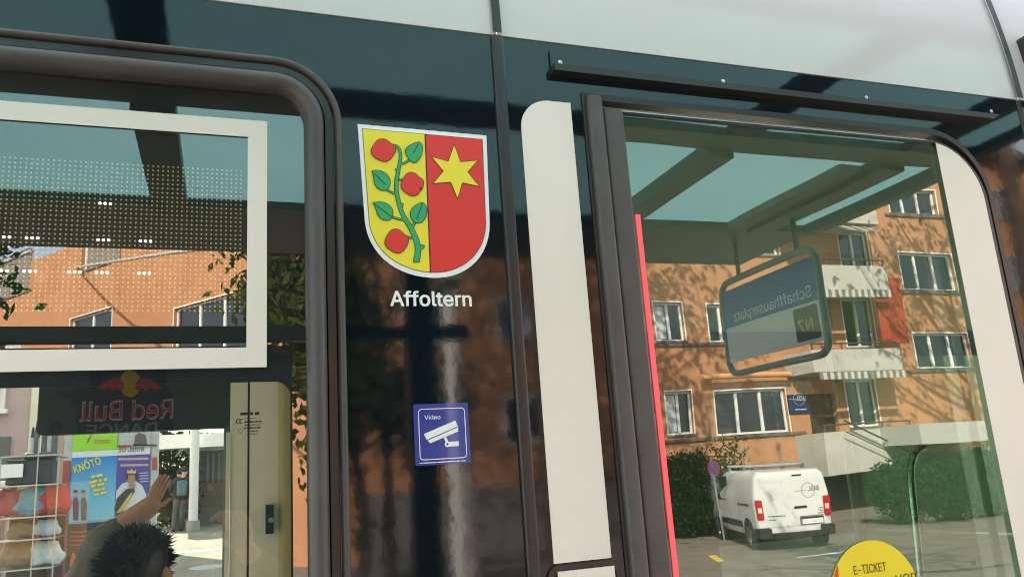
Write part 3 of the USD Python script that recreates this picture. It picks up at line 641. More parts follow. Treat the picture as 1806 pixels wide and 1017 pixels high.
ledge(wins['B'][0][2] - .1, toB(1560, 378)[0], 40); ledge(wins['B'][1][2] - .1, toB(1580, 514)[0], 40); ledge(wins['B'][2][2] - .1, toB(1600, 655)[0], 40)
# rolled awning over the ground-floor window
ra0, ra1 = onplane(1238, 666, (0, DB - .35, 0), nB), onplane(1400, 670, (0, DB - .35, 0), nB)
part(bl, 'rolled_awning', tube([ra0, [ra1[0], ra1[1], ra0[2]]], .10, 10), mat('awning_orange', (.62, .30, .12), .8))
# balconies
YBAL = DB - 1.35
m_fr_w = mat('awning_white', (.48, .46, .42), .8); m_fr_d = mat('awning_grey', (.16, .15, .14), .8); m_rail = mat('railing_dark', (.06, .05, .05), .5)
bxl = at(1436, 640, YBAL)[0]; bxr = at(1592, 640, YBAL)[0]
for (pyt, pyb) in ((355, 395), (470, 510), (615, 656), (762, 835)):
    zt_, zb_ = at(1510, pyt, YBAL)[2], at(1510, pyb, YBAL)[2]
    b = part(bl, 'balcony', [box(bxl, bxr, YBAL, YBAL + .12, zb_, zt_), box(bxl, bxl + .12, YBAL + .121, DB - .002, zb_, zt_), box(bxr - .12, bxr, YBAL + .121, DB - .002, zb_, zt_), box(bxl + .121, bxr - .121, YBAL + .121, DB - .002, zb_ + .001, zb_ + .16)], m_balc)
    part(b, 'handrail', [tube([(bxl + .05, YBAL + .05, zt_ + .22), (bxr - .05, YBAL + .05, zt_ + .22)], .03, 6)] + [box(x - .02, x + .02, YBAL + .03, YBAL + .07, zt_, zt_ + .22) for x in np.linspace(bxl + .1, bxr - .1, 4)], m_rail)
    if 400 < pyt < 700:
        k = 26; xs = np.linspace(bxl + .1, bxr - .05, k + 1)
        for i in range(k):
            part(b, 'awning_scallop', box(xs[i], xs[i + 1] - .002, YBAL - .10, YBAL - .08, zb_ - .28, zb_ - .03), m_fr_w if i % 2 else m_fr_d)
rs = [at(1546, 490, YBAL + .3), at(1578, 606, YBAL + .3)]
part(bl, 'red_side_screen', box(rs[0][0] - .2, rs[0][0] + 1.0, YBAL + .3, YBAL + .34, rs[1][2], rs[0][2]), mat('red_fabric', (.33, .035, .015), .8, vary=(4, .2, (1, 1, 1))))
# striped awning at the top floor
ta = onplane(1492, 398, (0, DB - 1.9, 0), nB); tb = onplane(1560, 380, (0, DB - 1.9, 0), nB)
for i in range(7):
    x = ta[0] + (tb[0] - ta[0]) * i / 7
    part(bl, 'awning_stripe', (np.array([[x, DB - 1.9, ta[2] - .2], [x + .18, DB - 1.9, ta[2] - .2], [x + .18, DB - .02, ta[2] + .9], [x, DB - .02, ta[2] + .9]]), np.array([[0, 1, 2], [0, 2, 3]])), m_fr_w if i % 2 else m_fr_d)
# entrance roof slab, steps and rail
e0, e1 = onplane(1620, 745, (0, DB - 3, 0), nB), onplane(1752, 778, (0, DB - 3, 0), nB)
part(bl, 'entrance_roof', box(e0[0], e1[0] + 1.5, DB - 3, DB - .002, e1[2], e0[2] - .1), mat('entrance_roof_grey', (.40, .39, .36), .7))
part(bl, 'entrance_door', box(e0[0] + .6, e0[0] + 2.0, DB - .06, DB - .003, .3, e1[2] - .1), m_dark)
part(bl, 'entrance_post', box(e1[0] - .2, e1[0], DB - 2.9, DB - 2.7, 0, e1[2]), m_balc)
h0, h1 = onplane(1490, 745, (0, DB - 1.6, 0), nB), onplane(1700, 845, (0, DB - 1.6, 0), nB)
part(bl, 'stair_rail', [tube([h0, h1], .03, 6), tube([h0 - [0, 0, .35], h1 - [0, 0, .35]], .02, 6)], m_rail)
# company plate on the wall
bp = rect(lambda a, b: (onplane(a, b, (0, DB - .05, 0), nB)[0], onplane(a, b, (0, DB - .05, 0), nB)[2]), 1396, 699, 1430, 733)
cp = thing('company_plate', 'square dark blue company plate on the orange wall beside the wide window', 'sign', ((bp[0] + bp[1]) / 2, DB, bp[2]), refl=True)
part(cp, 'plate', box(bp[0], bp[1], DB - .05, DB - .004, bp[2], bp[3]), mat('plate_navy', (.006, .02, .07), .3))
def back_text(node, s, xr, z, h, y, m, bold=False):
    return part(node, 'lettering', frame_map(text(s, h, bold, .004), (xr, y, z), (-1, 0, 0), (0, 0, 1), (0, -1, 0)), m)
pw = bp[1] - bp[0]
back_text(cp, 'BGL', bp[1] - .06, bp[2] + .55 * pw, .20 * pw, DB - .051, m_ad_w)
rg = Point((bp[0] + bp[1]) / 2 + .05, bp[2] + .62 * pw).buffer(.27 * pw); part(cp, 'ring', slab(rg.difference(rg.buffer(-.012)), DB - .054, DB - .051), m_ad_w)
part(cp, 'line', box(bp[0] + .05, bp[0] + .45 * pw, DB - .054, DB - .051, bp[2] + .62 * pw, bp[2] + .62 * pw + .012), m_ad_w)
part(cp, 'small_print', slab(strokes(bp[0] + .3 * pw, bp[1] - .1, bp[2] + .15 * pw, .05 * pw, 8), DB - .054, DB - .051), m_ad_w)

# ---------------- van
VF = np.array([.30, .954, 0]); VF /= np.linalg.norm(VF); VR = np.array([VF[1], -VF[0], 0])
vo = np.array([13.12, 15.75, 0.0])
van = thing('white_van', 'white delivery van parked by the orange building, mirrored in the tram door', 'van', vo, refl=True)
W = lambda m: frame_map(m, vo, VR, VF, (0, 0, 1))      # local: across, forward, up
m_van = mat('van_white', (.64, .64, .63), .25, coat_weight=.7)
m_vdark = mat('van_black_plastic', (.02, .02, .021), .5); m_vglass = mat('van_glass', (.01, .012, .014), .05, ior=1.6)
m_vline = mat('van_gap', (.16, .16, .16), .6)
def section(v, w, z0, z1, tum, rc=.12, n=5):
    """Rounded section at v: half width w at the waist, w - tum at the roof."""
    P = Polygon([(-w, z0), (w, z0), (w, z0 + .62 * (z1 - z0)), (w - tum, z1), (-w + tum, z1), (-w, z0 + .62 * (z1 - z0))]).buffer(-rc).buffer(rc, quad_segs=n)
    ring = LineString(P.exterior.coords); c = P.centroid
    a = np.linspace(0, 2 * np.pi, 48, endpoint=False); out = []
    for t in a:
        q = LineString([(c.x, c.y), (c.x + 4 * np.cos(t), c.y + 4 * np.sin(t))]).intersection(P.exterior)
        q = getattr(q, 'geoms', [q])[0]; out.append((q.x, v, q.y))
    return out
secs = [(0.0, .88, .44, 1.74, .10), (.03, .93, .40, 1.80, .12), (.16, .955, .34, 1.85, .13), (1.2, .965, .30, 1.88, .13), (2.4, .965, .30, 1.87, .14), (2.95, .96, .30, 1.80, .17), (3.3, .955, .30, 1.52, .22), (3.62, .95, .30, 1.16, .12), (4.1, .93, .30, 1.04, .12), (4.38, .88, .34, .92, .10), (4.46, .78, .42, .80, .06)]
S = np.array([section(*s) for s in secs]); n = S.shape[1]; V = S.reshape(-1, 3); F = []
for i in range(len(secs) - 1):
    for k in range(n):
        a, b = i * n + k, i * n + (k + 1) % n; F += [[a, b, b + n], [a, b + n, a + n]]
V = np.vstack([V, S[0].mean(0), S[-1].mean(0)]); e = (len(secs) - 1) * n
for k in range(n): F += [[len(V) - 2, (k + 1) % n, k], [len(V) - 1, e + k, e + (k + 1) % n]]
bodym = trimesh.Trimesh(V, F, process=False); bodym.fix_normals()
part(van, 'body', W(bodym), m_van, smooth=35)
rear = lambda g, v0, v1: frame_map(prism(g, v1 - v0), vo + VF * v0, VR, (0, 0, 1), VF)   # polygons in across, up
part(van, 'rear_door', rear(rrect(-.80, -.012, .56, 1.68, .08), -.012, .01), m_van)
part(van, 'rear_door', rear(rrect(-.002, .80, .56, 1.68, .08), -.012, .01), m_van)
for x0, x1 in ((-.72, -.10), (.09, .72)):
    g = rrect(x0, x1, 1.08, 1.62, .10); part(van, 'blind_window', rear(g.difference(g.buffer(-.014)), -.018, -.0125), mat('van_shade_line', (.62, .62, .62), .4) if x0 < 0 else L + 'van_shade_line')
for s in (-1, 1):
    lt = part(van, 'tail_light', rear(rrect(s * .845 - .085, s * .845 + .085, .74, 1.20, .03), -.022, .10), mat('tail_red', (.42, .012, .02), .15) if s < 0 else L + 'tail_red')
    part(lt, 'lamp_cell', rear(rrect(s * .845 - .05, s * .845 + .05, .90, 1.02, .02), -.028, -.0225), mat('tail_clear', (.75, .55, .52), .2) if s < 0 else L + 'tail_clear')
    part(van, 'bumper_corner', rear(rrect(s * .80 - .17, s * .80 + .17, .30, .55, .05), -.07, .30), m_vdark)
part(van, 'bumper', rear(rrect(-.63, .63, .28, .42, .04), -.075, .10), m_vdark)
rec = part(van, 'plate_recess', rear(rrect(.13, .74, .56, .78, .03), -.016, -.0125), m_vline)
part(rec, 'number_plate', rear(rrect(.19, .71, .59, .70, .01), -.024, -.0165), m_s_white)
part(rec, 'plate_light_bar', rear(rrect(.17, .72, .715, .745, .01), -.03, -.0165), m_vdark)
def van_text(parent, s, xr, z, h, m, v=-.0135, bold=False):
    return part(parent, 'lettering', frame_map(text(s, h, bold, .002), vo + VR * xr + VF * v + np.array([0, 0, z]), -VR, (0, 0, 1), -VF), m)
van_text(rec, 'SG 849 257', .69, .615, .062, m_vdark, -.0245)
m_vlet = mat('van_lettering', (.10, .10, .11), .5)
van_text(van, 'BGL', .70, 1.34, .105, m_vlet, bold=True)
g = Point(.42, 1.36).buffer(.17); part(van, 'logo_ring', rear(g.difference(g.buffer(-.012)), -.0155, -.0125), m_vline); part(van, 'logo_line', rear(sbox(.06, 1.352, .36, 1.362), -.0155, -.0125), m_vline)
part(van, 'maker_lettering', rear(strokes(.60, .80, .80, .030, 11), -.0155, -.0125), m_vlet)
for rx, rz2 in ((.075, .05), (.028, .05)):
    g = affinity.scale(Point(.70, .90).buffer(1), rx, rz2); part(van, 'emblem', rear(g.difference(g.buffer(-.012)), -.016, -.0125), m_vlet)
part(van, 'model_lettering', rear(unary_union([strokes(-.66, -.22, .80, .030, 12), strokes(-.66, -.45, .72, .026, 13)]), -.0155, -.0125), m_vlet)
part(van, 'door_handle', rear(rrect(.02, .34, .97, 1.015, .02), -.04, -.0125), m_vdark)
part(van, 'brake_light', rear(rrect(.06, .30, 1.70, 1.735, .01), -.012, .02), mat('brake_dark', (.08, .01, .01), .3))
for s in (-1, 1):
    for v in (.75, 3.60):
        wh = trimesh.creation.cylinder(radius=.33, height=.22, sections=28); wh.apply_transform(trimesh.transformations.rotation_matrix(np.pi / 2, [0, 1, 0])); wh.apply_translation([s * .87, v, .33])
        ar = trimesh.creation.cylinder(radius=.40, height=.03, sections=28); ar.apply_transform(trimesh.transformations.rotation_matrix(np.pi / 2, [0, 1, 0])); ar.apply_translation([s * .955, v, .36])
        part(van, 'wheel_arch', W(ar), m_vdark)
        wp = part(van, 'wheel', W(wh), mat('tyre', (.015, .015, .015), .8) if (s, v) == (-1, .75) else L + 'tyre')
        rm = trimesh.creation.cylinder(radius=.22, height=.03, sections=28); rm.apply_transform(trimesh.transformations.rotation_matrix(np.pi / 2, [0, 1, 0])); rm.apply_translation([s * .985, v, .33])
        sp_ = []
        for k in range(7):
            b_ = box(-.01, .01, -.03, .03, .02, .19); b_.apply_transform(trimesh.transformations.rotation_matrix(k * 2 * np.pi / 7, [1, 0, 0])); b_.apply_translation([s * 1.003, v, .33]); sp_.append(b_)
        part(wp, 'rim', W(rm), mat('rim_grey', (.10, .10, .10), .4, metallic=.6) if (s, v) == (-1, .75) else L + 'rim_grey'); part(wp, 'spoke', W(trimesh.util.concatenate(sp_)), m_alu)
    part(van, 'side_moulding', W(rbox(s * .965 - .02, s * .965 + .02, 1.2, 3.1, .50, .66, .015)), m_vdark)
    part(van, 'slide_rail', W(box(s * .968 - .008, s * .968 + .008, .45, 1.35, 1.06, 1.09)), m_vdark)
    part(van, 'side_window', W((np.array([[s * .945, 2.25, 1.12], [s * .945, 3.25, 1.12], [s * .86, 2.95, 1.70], [s * .86, 2.25, 1.74]]) + np.array([s * .022, 0, 0]), np.array([[0, 1, 2], [0, 2, 3]]))), m_vglass)
    part(van, 'mirror', W(rbox(s * 1.13 - .10, s * 1.13 + .10, 2.95, 3.10, 1.08, 1.34, .04)), m_vdark)
    for v_ in (1.25, 2.18): part(van, 'door_gap', W(box(s * .966 - .004, s * .966 + .004, v_, v_ + .015, .4, 1.2)), m_vline)
part(van, 'windscreen', W((np.array([[-.78, 2.99, 1.79], [.78, 2.99, 1.79], [.86, 3.56, 1.24], [-.86, 3.56, 1.24]]) + np.array([0, .03, .02]), np.array([[0, 1, 2], [0, 2, 3]]))), m_vglass)
part(van, 'roof_bar', W([tube([(-.80, 1.0, 1.98), (.80, 1.0, 1.98)], .03, 8), box(-.78, -.70, .96, 1.04, 1.85, 1.97), box(.70, .78, .96, 1.04, 1.85, 1.97)]), m_alu)
part(van, 'roof_bar', W([tube([(-.80, 2.3, 1.98), (.80, 2.3, 1.98)], .03, 8), box(-.78, -.70, 2.26, 2.34, 1.85, 1.97), box(.70, .78, 2.26, 2.34, 1.85, 1.97)]), m_alu)

lm = at(806, 900, 9.0)
lmt = thing('lamp_mast', 'white painted lamp mast on the street, mirrored as a bright streak in the black panel', 'lamp post', (lm[0], 9.0, 0), refl=True)
part(lmt, 'mast', tube([(lm[0], 9.0, 0), (lm[0], 9.0, 2.5), (lm[0], 9.0, 4.6)], [.085, .075, .06], 16), mat('mast_white', (.62, .60, .56), .5), smooth=40); part(lmt, 'base', tube([(lm[0], 9.0, 0), (lm[0], 9.0, .9)], .12, 16), L + 'mast_white', smooth=40)
part(lmt, 'lamp_head', rbox(lm[0] - .12, lm[0] + .12, 8.5, 9.3, 4.6, 4.72, .03), m_steel_l)
# no-stopping sign
ns = atz(1258, 900, 0.0); ns = at(1261, 826, 18.5)
nsg = thing('traffic_sign', 'round blue and red no stopping sign on a post beside the white van', 'traffic sign', (ns[0], 18.5, 0), refl=True)
part(nsg, 'post', tube([(ns[0], 18.5, 0), (ns[0], 18.5, ns[2] + .3)], .03, 8), m_steel_l)
part(nsg, 'rim', slab(Point(ns[0], ns[2]).buffer(.21).difference(Point(ns[0], ns[2]).buffer(.165)), 18.43, 18.46), mat('traffic_red', (.20, .02, .04), .4))
part(nsg, 'disc', slab(Point(ns[0], ns[2]).buffer(.165), 18.435, 18.46), mat('traffic_blue', (.03, .04, .18), .4))
part(nsg, 'bar', slab(affinity.rotate(sbox(ns[0] - .165, ns[2] - .025, ns[0] + .165, ns[2] + .025), -45), 18.43, 18.434), L + 'traffic_red')

# markings and kerb on the street in front of the building
def gmark(name, pts, m): single(name, (np.array([[*atz(x, y, .005)[:2], .005] for x, y in pts]), np.array([[0, 1, 2], [0, 2, 3]])), m, kind='structure', refl=True)
gmark('parking_marking', [(1245, 980), (1258, 978), (1275, 988), (1262, 990)], m_mark_y)
gmark('parking_marking', [(1408, 981), (1416, 979), (1560, 962), (1556, 967)], m_mark_w)
k0, k1 = atz(1588, 918, .0), atz(1790, 905, .0)
single('planter_wall', box(k0[0] - .3, k1[0] + 4, k0[1] - .2, k0[1], 0, .32), m_plinth, 'low grey concrete planter wall in front of the right-hand hedge', 'planter wall', refl=True)

# ---------------- vegetation
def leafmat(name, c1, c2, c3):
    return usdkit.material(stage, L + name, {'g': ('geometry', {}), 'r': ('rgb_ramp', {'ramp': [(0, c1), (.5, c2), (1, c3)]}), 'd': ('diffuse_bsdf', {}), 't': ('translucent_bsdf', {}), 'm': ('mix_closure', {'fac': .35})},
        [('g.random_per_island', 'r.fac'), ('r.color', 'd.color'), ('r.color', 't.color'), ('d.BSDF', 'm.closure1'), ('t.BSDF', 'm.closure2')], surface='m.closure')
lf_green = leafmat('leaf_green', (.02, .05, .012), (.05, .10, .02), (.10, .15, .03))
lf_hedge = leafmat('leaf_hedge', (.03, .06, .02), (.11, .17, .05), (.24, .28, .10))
lf_autumn = leafmat('leaf_autumn', (.05, .06, .012), (.16, .09, .02), (.28, .12, .02))
m_bark = mat('bark_brown', (.10, .065, .04), .9, vary=(6, .3, (.8, .8, .8)), bump=(20, .6, .03)); m_birch = mat('bark_pale', (.38, .34, .29), .8, vary=(5, .3, (.5, .5, .5)))
def leaves(C, size):
    n = len(C); d = rng.normal(size=(n, 3)); d /= np.linalg.norm(d, axis=1, keepdims=True); e = np.cross(d, rng.normal(size=(n, 3))); e /= np.linalg.norm(e, axis=1, keepdims=True)
    s = size * rng.uniform(.6, 1.3, (n, 1)); V = np.stack([C - d * s, C + e * s * .5, C + d * s, C - e * s * .5], 1).reshape(-1, 3); k = np.arange(n)[:, None] * 4
    return trimesh.Trimesh(V, np.vstack([k + [0, 1, 2], k + [0, 2, 3]]), process=False)
def tree(name, label, x, y, zbase, h, crown0, rad, nleaf, leafm, barkm, rt, lsize=.09, refl=True, limbs=16, group=None):
    t = thing(name, label, 'tree', (x, y, zbase), group, refl=refl); top = np.array([x, y, zbase + h])
    wob = lambda s: rng.normal(size=3) * [s, s, 0]
    tr = spline([np.array([x, y, zbase]), np.array([x, y, zbase + h * .3]) + wob(.12), np.array([x, y, zbase + h * .65]) + wob(.25), top], 20)
    wood = [tube(tr, np.linspace(rt, .03, 20), 9)]; ends = []
    for i in range(limbs):
        f = crown0 + (1 - crown0) * (i + .5) / limbs; p = tr[min(19, int(f * 19))]; a = rng.uniform(0, 6.28); r = rad * (1 - .55 * (f - crown0) / (1 - crown0)) * rng.uniform(.7, 1.1)
        q = p + np.array([math.cos(a) * r, math.sin(a) * r, r * rng.uniform(.15, .6)]); mid = (p + q) / 2 + rng.normal(size=3) * .15 * r
        c = spline([p, mid, q], 10); wood.append(tube(c, np.linspace(rt * .42, .012, 10), 5)); ends += [c[5], c[7], c[9]]
        for k in range(4):
            b = c[rng.integers(3, 9)]; e = b + rng.normal(size=3) * r * .33; cc = spline([b, (b + e) / 2 + rng.normal(size=3) * .05, e], 6); wood.append(tube(cc, np.linspace(.02, .005, 6), 4)); ends += [cc[3], cc[5]]
    part(t, 'trunk', wood, barkm, smooth=50)
    ends = np.array(ends); C = ends[rng.integers(0, len(ends), nleaf)] + rng.normal(size=(nleaf, 3)) * rad * .13
    part(t, 'crown', leaves(C, lsize), leafm); return t
tree('street_tree', 'tall pale-barked tree with a high thin crown, mirrored in the black panel', 4.0, 12.8, 0, 17, .58, 4.6, 1300, lf_autumn, m_birch, .17, .13, limbs=26)
tree('street_tree', 'tall brown-barked tree standing right of the pale trunk, mirrored in the black panel', 5.9, 13.4, 0, 18, .56, 6.8, 4200, lf_green, m_bark, .20, .17, limbs=44)
tree('street_tree', 'slender brown tree between the pale trunk and the orange building corner', 3.3, 16.5, 0, 14, .5, 3.0, 900, lf_autumn, m_bark, .14)
tree('street_tree', 'high-crowned tree on the right that throws branch shadows on the orange facade', 20.5, 12.5, 0, 18, .5, 6.0, 1500, lf_green, m_bark, .22, .15, limbs=34)
tree('street_tree', 'small nearly bare tree just behind the stop that throws streaky shadows before the van', 7.4, 4.4, .0, 9.6, .62, 3.0, 500, lf_green, m_bark, .14, .06, limbs=30)
tree('young_tree', 'young leafy tree whose branches hang in front of the brighter orange wall', at(-90, 700, 9)[0], 9.0, 0, 6.3, .50, 1.15, 1500, lf_green, m_bark, .07, .08)
tree('autumn_tree', 'low broad tree with brown and green autumn leaves by the building corner', at(622, 700, 12)[0], 12.5, 0, 7.2, .34, 1.8, 9000, lf_autumn, m_bark, .12, .10)
def shrub(name, label, x0, x1, y0, y1, z0, z1, n, m, refl=True, cat='hedge', size=.07):
    k = max(40, int((x1 - x0) * 16)); bc = np.stack([rng.uniform(x0, x1, k), rng.uniform(y0, y1, k), rng.uniform(z0 + .1 * (z1 - z0), z0 + .88 * (z1 - z0), k)], 1)
    d = rng.normal(size=(n, 3)); d /= np.linalg.norm(d, axis=1, keepdims=True)
    C = bc[rng.integers(0, k, n)] + d * (rng.uniform(.6, 1.0, (n, 1))) * [.45, .35, .38] * (z1 - z0) / 1.8
    C[:, 2] = np.maximum(C[:, 2], z0)
    t = thing(name, label, cat, ((x0 + x1) / 2, (y0 + y1) / 2, z0), refl=refl)
    st = [tube([(x, (y0 + y1) / 2, z0), (x + rng.normal() * .1, (y0 + y1) / 2, z0 + (z1 - z0) * .7)], .02, 5) for x in np.linspace(x0 + .2, x1 - .2, 6)]
    part(t, 'stems', st, m_bark); part(t, 'foliage', leaves(C, size), m); return t
h0_ = at(1590, 850, 18.2)[0]; h1_ = at(1800, 850, 18.2)[0]
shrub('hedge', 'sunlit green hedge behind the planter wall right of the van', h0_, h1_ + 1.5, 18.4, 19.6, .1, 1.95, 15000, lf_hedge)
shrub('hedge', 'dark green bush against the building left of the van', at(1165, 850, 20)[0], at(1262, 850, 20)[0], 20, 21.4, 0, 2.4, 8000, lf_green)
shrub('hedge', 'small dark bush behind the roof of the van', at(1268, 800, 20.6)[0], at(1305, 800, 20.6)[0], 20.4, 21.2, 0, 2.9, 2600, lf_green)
# overhead wire across the street
wp = [onplane(136, 471, oA, nA), at(200, 461, 26), at(300, 446, 20), at(436, 431, 14), at(560, 424, 11)]
wv = single('overhead_wire', tube(spline(wp, 40), .05, 6), mat('wire_grey', (.45, .42, .36), .6), 'slack overhead wire crossing in front of the brighter orange wall', 'wire', refl=True, smooth=True)
# neighbours that close off the street
for (x, y, w, d, h, lab) in ((-34, 46, 22, 12, 12, 'plain pale house far left behind the platform'), ):
    hb = thing('house', lab, 'building', (x, y, 0), refl=True); part(hb, 'wall', box(x - w / 2, x + w / 2, y, y + d, 0, h), m_balc); part(hb, 'roof', box(x - w / 2 - .4, x + w / 2 + .4, y - .4, y + d + .4, h, h + .4), L + 'roof_brown')

# ================================================================ BEYOND THE TRAM
m_frame_red = mat('poster_frame_red', (.38, .08, .07), .6); m_frame_g = mat('poster_frame_grey', (.45, .47, .46), .5)
YP = 7.5
pb = thing('poster_board', 'pale framed board with cultural posters standing behind the tram', 'poster board', (at(195, 950, YP)[0], YP, gz(YP)))
px0, px1 = xz(121, 900, YP)[0], xz(262, 900, YP)[0]
zt_ = 3.1
part(pb, 'backing', box(px0 - .07, px1 + .07, YP + .02, YP + .10, 1.0, zt_), m_frame_g)
for x in (px0 - .02, px1 + .02): part(pb, 'post', box(x - .04, x + .04, YP + .03, YP + .09, gz(YP), .999), m_steel)
part(pb, 'side_strip', box(px0 - .066, px0 - .012, YP - .004, YP + .019, 1.0, xz(120, 812, YP)[1]), m_frame_red)
part(pb, 'side_strip', box(px1 + .012, px1 + .066, YP - .004, YP + .019, 1.0, xz(270, 790, YP)[1]), m_frame_g)
for a, b in ((806, 828), (872, 900)):
    part(pb, 'side_print', box(px1 + .018, px1 + .060, YP - .008, YP - .0045, xz(268, b, YP)[1], xz(268, a, YP)[1]), m_frame_red)
C_ = lambda *c: mat('print_%d' % len(used_cols), c, .55)
used_cols = {}
def pc(*c):
    if c not in used_cols:
        used_cols[c] = None; used_cols[c] = usdkit.material(stage, L + 'print_ink_%02d' % len(used_cols), {'p': ('principled_bsdf', {'base_color': c, 'roughness': .5})}, surface='p.BSDF')
    return used_cols[c]
xm_ = xz(204, 870, YP)[0]
def zpy(py): return xz(200, py, YP)[1]
def poster(x0, x1, pyt, pyb, m, label): return part(pb, 'poster', box(x0 + .004, x1 - .004, YP + .008, YP + .019, zpy(pyb), zpy(pyt)), m, label=label)
def pp(node, name, g, m, k=1): part(node, name, slab(g, YP + .008 - .003 * k, YP + .008 - .003 * k + .0015), m)
PX = lambda pts: Polygon([xz(*p, YP) for p in pts]).buffer(0)
green = poster(px0, xm_, 740, 792, pc(.30, .62, .03), 'lime green poster at the top left')
pp(green, 'print_line', PX([(152, 780), (155, 780), (163, 765), (160, 765)]), pc(.1, .2, .02)); pp(green, 'print_text', unary_union([PX([(166, 775), (196, 774), (196, 776), (166, 777)]), PX([(166, 779), (194, 778), (194, 780), (166, 781)])]), pc(.45, .2, .08))
head = poster(px0, px1, 792.5, 803, pc(.66, .72, .74), 'pale header strip')
grey = poster(xm_, px1, 740, 792, pc(.42, .46, .44), 'grey photo poster at the top right')
pp(grey, 'print_figure', PX([(236, 785), (238, 768), (246, 762), (256, 766), (260, 784)]), pc(.12, .10, .08)); pp(grey, 'print_caption', PX([(208, 784), (232, 784), (232, 788), (208, 788)]), pc(.5, .04, .05)); pp(grey, 'print_bar', PX([(234, 783), (276, 783), (276, 786), (234, 786)]), pc(.05, .05, .05))
def ptext(node, s, x0, base, x1, cap, m, k=2, bold=True, rise=0, name='print_text'):
    t = text(s, .05, bold, .001); w = t.bounds[1][0] - t.bounds[0][0]; p, q = at(x0, base, YP), at(x1, base, YP); hh = at(x0, base - cap, YP)[2] - p[2]
    t.vertices = (t.vertices - [t.bounds[0][0], 0, 0]) * [(q[0] - p[0]) / w, hh / .05, 1]
    part(node, name, frame_map(t, (p[0], YP + .008 - .003 * k + .001, p[2]), (1, 0, 0), (0, 0, 1), (0, -1, 0)), m) if not rise else part(node, name, frame_map(t, (p[0], YP + .008 - .003 * k + .001, p[2]), (math.cos(rise), 0, math.sin(rise)), (-math.sin(rise), 0, math.cos(rise)), (0, -1, 0)), m)
ptext(head, '30 Jahre', 208, 797, 254, 10, pc(.06, .06, .06), bold=False)
blue = poster(px0, xm_, 803.5, 918, usdkit.material(stage, L + 'print_sky_blue', {'g': ('geometry', {}), 's': ('separate_xyz', {}), 'm': ('map_range', {'from_min': float(zpy(918)), 'from_max': float(zpy(804)), 'clamp': True}), 'r': ('rgb_ramp', {'ramp': [(0, (.33, .62, .78)), (.35, (.20, .55, .82)), (1, (.03, .22, .62))]}), 'p': ('principled_bsdf', {'roughness': .5})}, [('g.position', 's.vector'), ('s.z', 'm.value'), ('m.result', 'r.fac'), ('r.color', 'p.base_color')], surface='p.BSDF'), 'blue poster with slanting yellow title')
yel = pc(.80, .68, .05)
ptext(blue, 'KNÖTÖ', 132, 834, 181, 13, yel, rise=.33)
for k_, (x0, y0, x1) in enumerate(((160, 842, 187), (157, 851, 189), (160, 858, 191), (164, 866, 192), (166, 873, 193))):
    a_, b_ = xz(x0, y0, YP), xz(x1, y0, YP); pp(blue, 'print_text', affinity.rotate(strokes(a_[0], b_[0], a_[1], .026, 20 + k_), 9), yel, 2)
for (cx, col) in ((133, (.03, .04, .09)), (147, (.07, .08, .10))):
    pp(blue, 'print_figure', PX([(cx - 4, 917), (cx - 5, 884), (cx - 3, 876), (cx + 3, 876), (cx + 6, 886), (cx + 5, 917)]), pc(*col)); pp(blue, 'print_head', Point(*xz(cx, 870, YP)).buffer(.021), pc(.45, .33, .26)); pp(blue, 'print_hat', PX([(cx - 4.5, 868), (cx - 3, 863), (cx + 3, 863), (cx + 4.5, 868)]), pc(*col), 2)
pp(blue, 'print_ground', PX([(123, 920), (200, 914), (200, 918), (123, 925)]).intersection(sbox(px0, zpy(918), xm_, 9)), pc(.30, .42, .46))
dk = poster(px0, xm_, 918.5, 1100, pc(.035, .055, .055), 'dark poster with orange lines of text')
for y_ in (936, 944, 951, 959): pp(dk, 'print_text', PX([(124, y_), (157 + (y_ % 5), y_ - 1), (157 + (y_ % 5), y_ + 2), (124, y_ + 3)]), pc(.45, .10, .03))
pp(dk, 'print_flower', PX([(122, 995), (128, 972), (134, 980), (141, 968), (143, 985), (150, 990), (140, 1005), (128, 1010)]), pc(.75, .16, .05))
pur = poster(xm_, px1, 803.5, 925, usdkit.material(stage, L + 'print_purple', {'g': ('geometry', {}), 's': ('separate_xyz', {}), 'm': ('map_range', {'from_min': float(zpy(925)), 'from_max': float(zpy(804)), 'clamp': True}), 'r': ('rgb_ramp', {'ramp': [(0, (.05, .10, .10)), (.4, (.10, .08, .30)), (1, (.10, .07, .42))]}), 'p': ('principled_bsdf', {'roughness': .5})}, [('g.position', 's.vector'), ('s.z', 'm.value'), ('m.result', 'r.fac'), ('r.color', 'p.base_color')], surface='p.BSDF'), 'purple poster of a crowned singer with a microphone')
for y0, x0 in ((807, 208), (818, 212)): pp(pur, 'print_text', PX([(x0, y0), (262, y0 - 1), (262, y0 + 3), (x0, y0 + 4)]), pc(.50, .38, .20))
pp(pur, 'print_shirt', PX([(203, 890), (205, 866), (214, 853), (226, 848), (240, 848), (251, 856), (258, 872), (257, 900), (225, 905)]), pc(.62, .68, .70)); pp(pur, 'print_arm', PX([(202, 900), (206, 878), (222, 862), (236, 858), (238, 866), (224, 886), (206, 906)]), pc(.06, .05, .05), 2); pp(pur, 'print_sleeve', PX([(205, 904), (228, 872), (234, 866), (230, 880), (214, 902)]), pc(.55, .48, .06), 3)
pp(pur, 'print_face', affinity.scale(Point(*xz(232, 842, YP)).buffer(1), .043, .058), pc(.40, .24, .15), 3); pp(pur, 'print_hair', PX([(223, 842), (223, 832), (241, 832), (242, 846), (239, 846), (238, 836), (226, 836), (226, 846)]), pc(.04, .03, .03), 4); pp(pur, 'print_crown', PX([(224, 834), (225, 827), (228, 831), (232, 826), (236, 831), (240, 827), (240, 834)]), pc(.62, .50, .20), 5); pp(pur, 'print_hand', Point(*xz(233, 855, YP)).buffer(.03), pc(.42, .26, .16), 4)
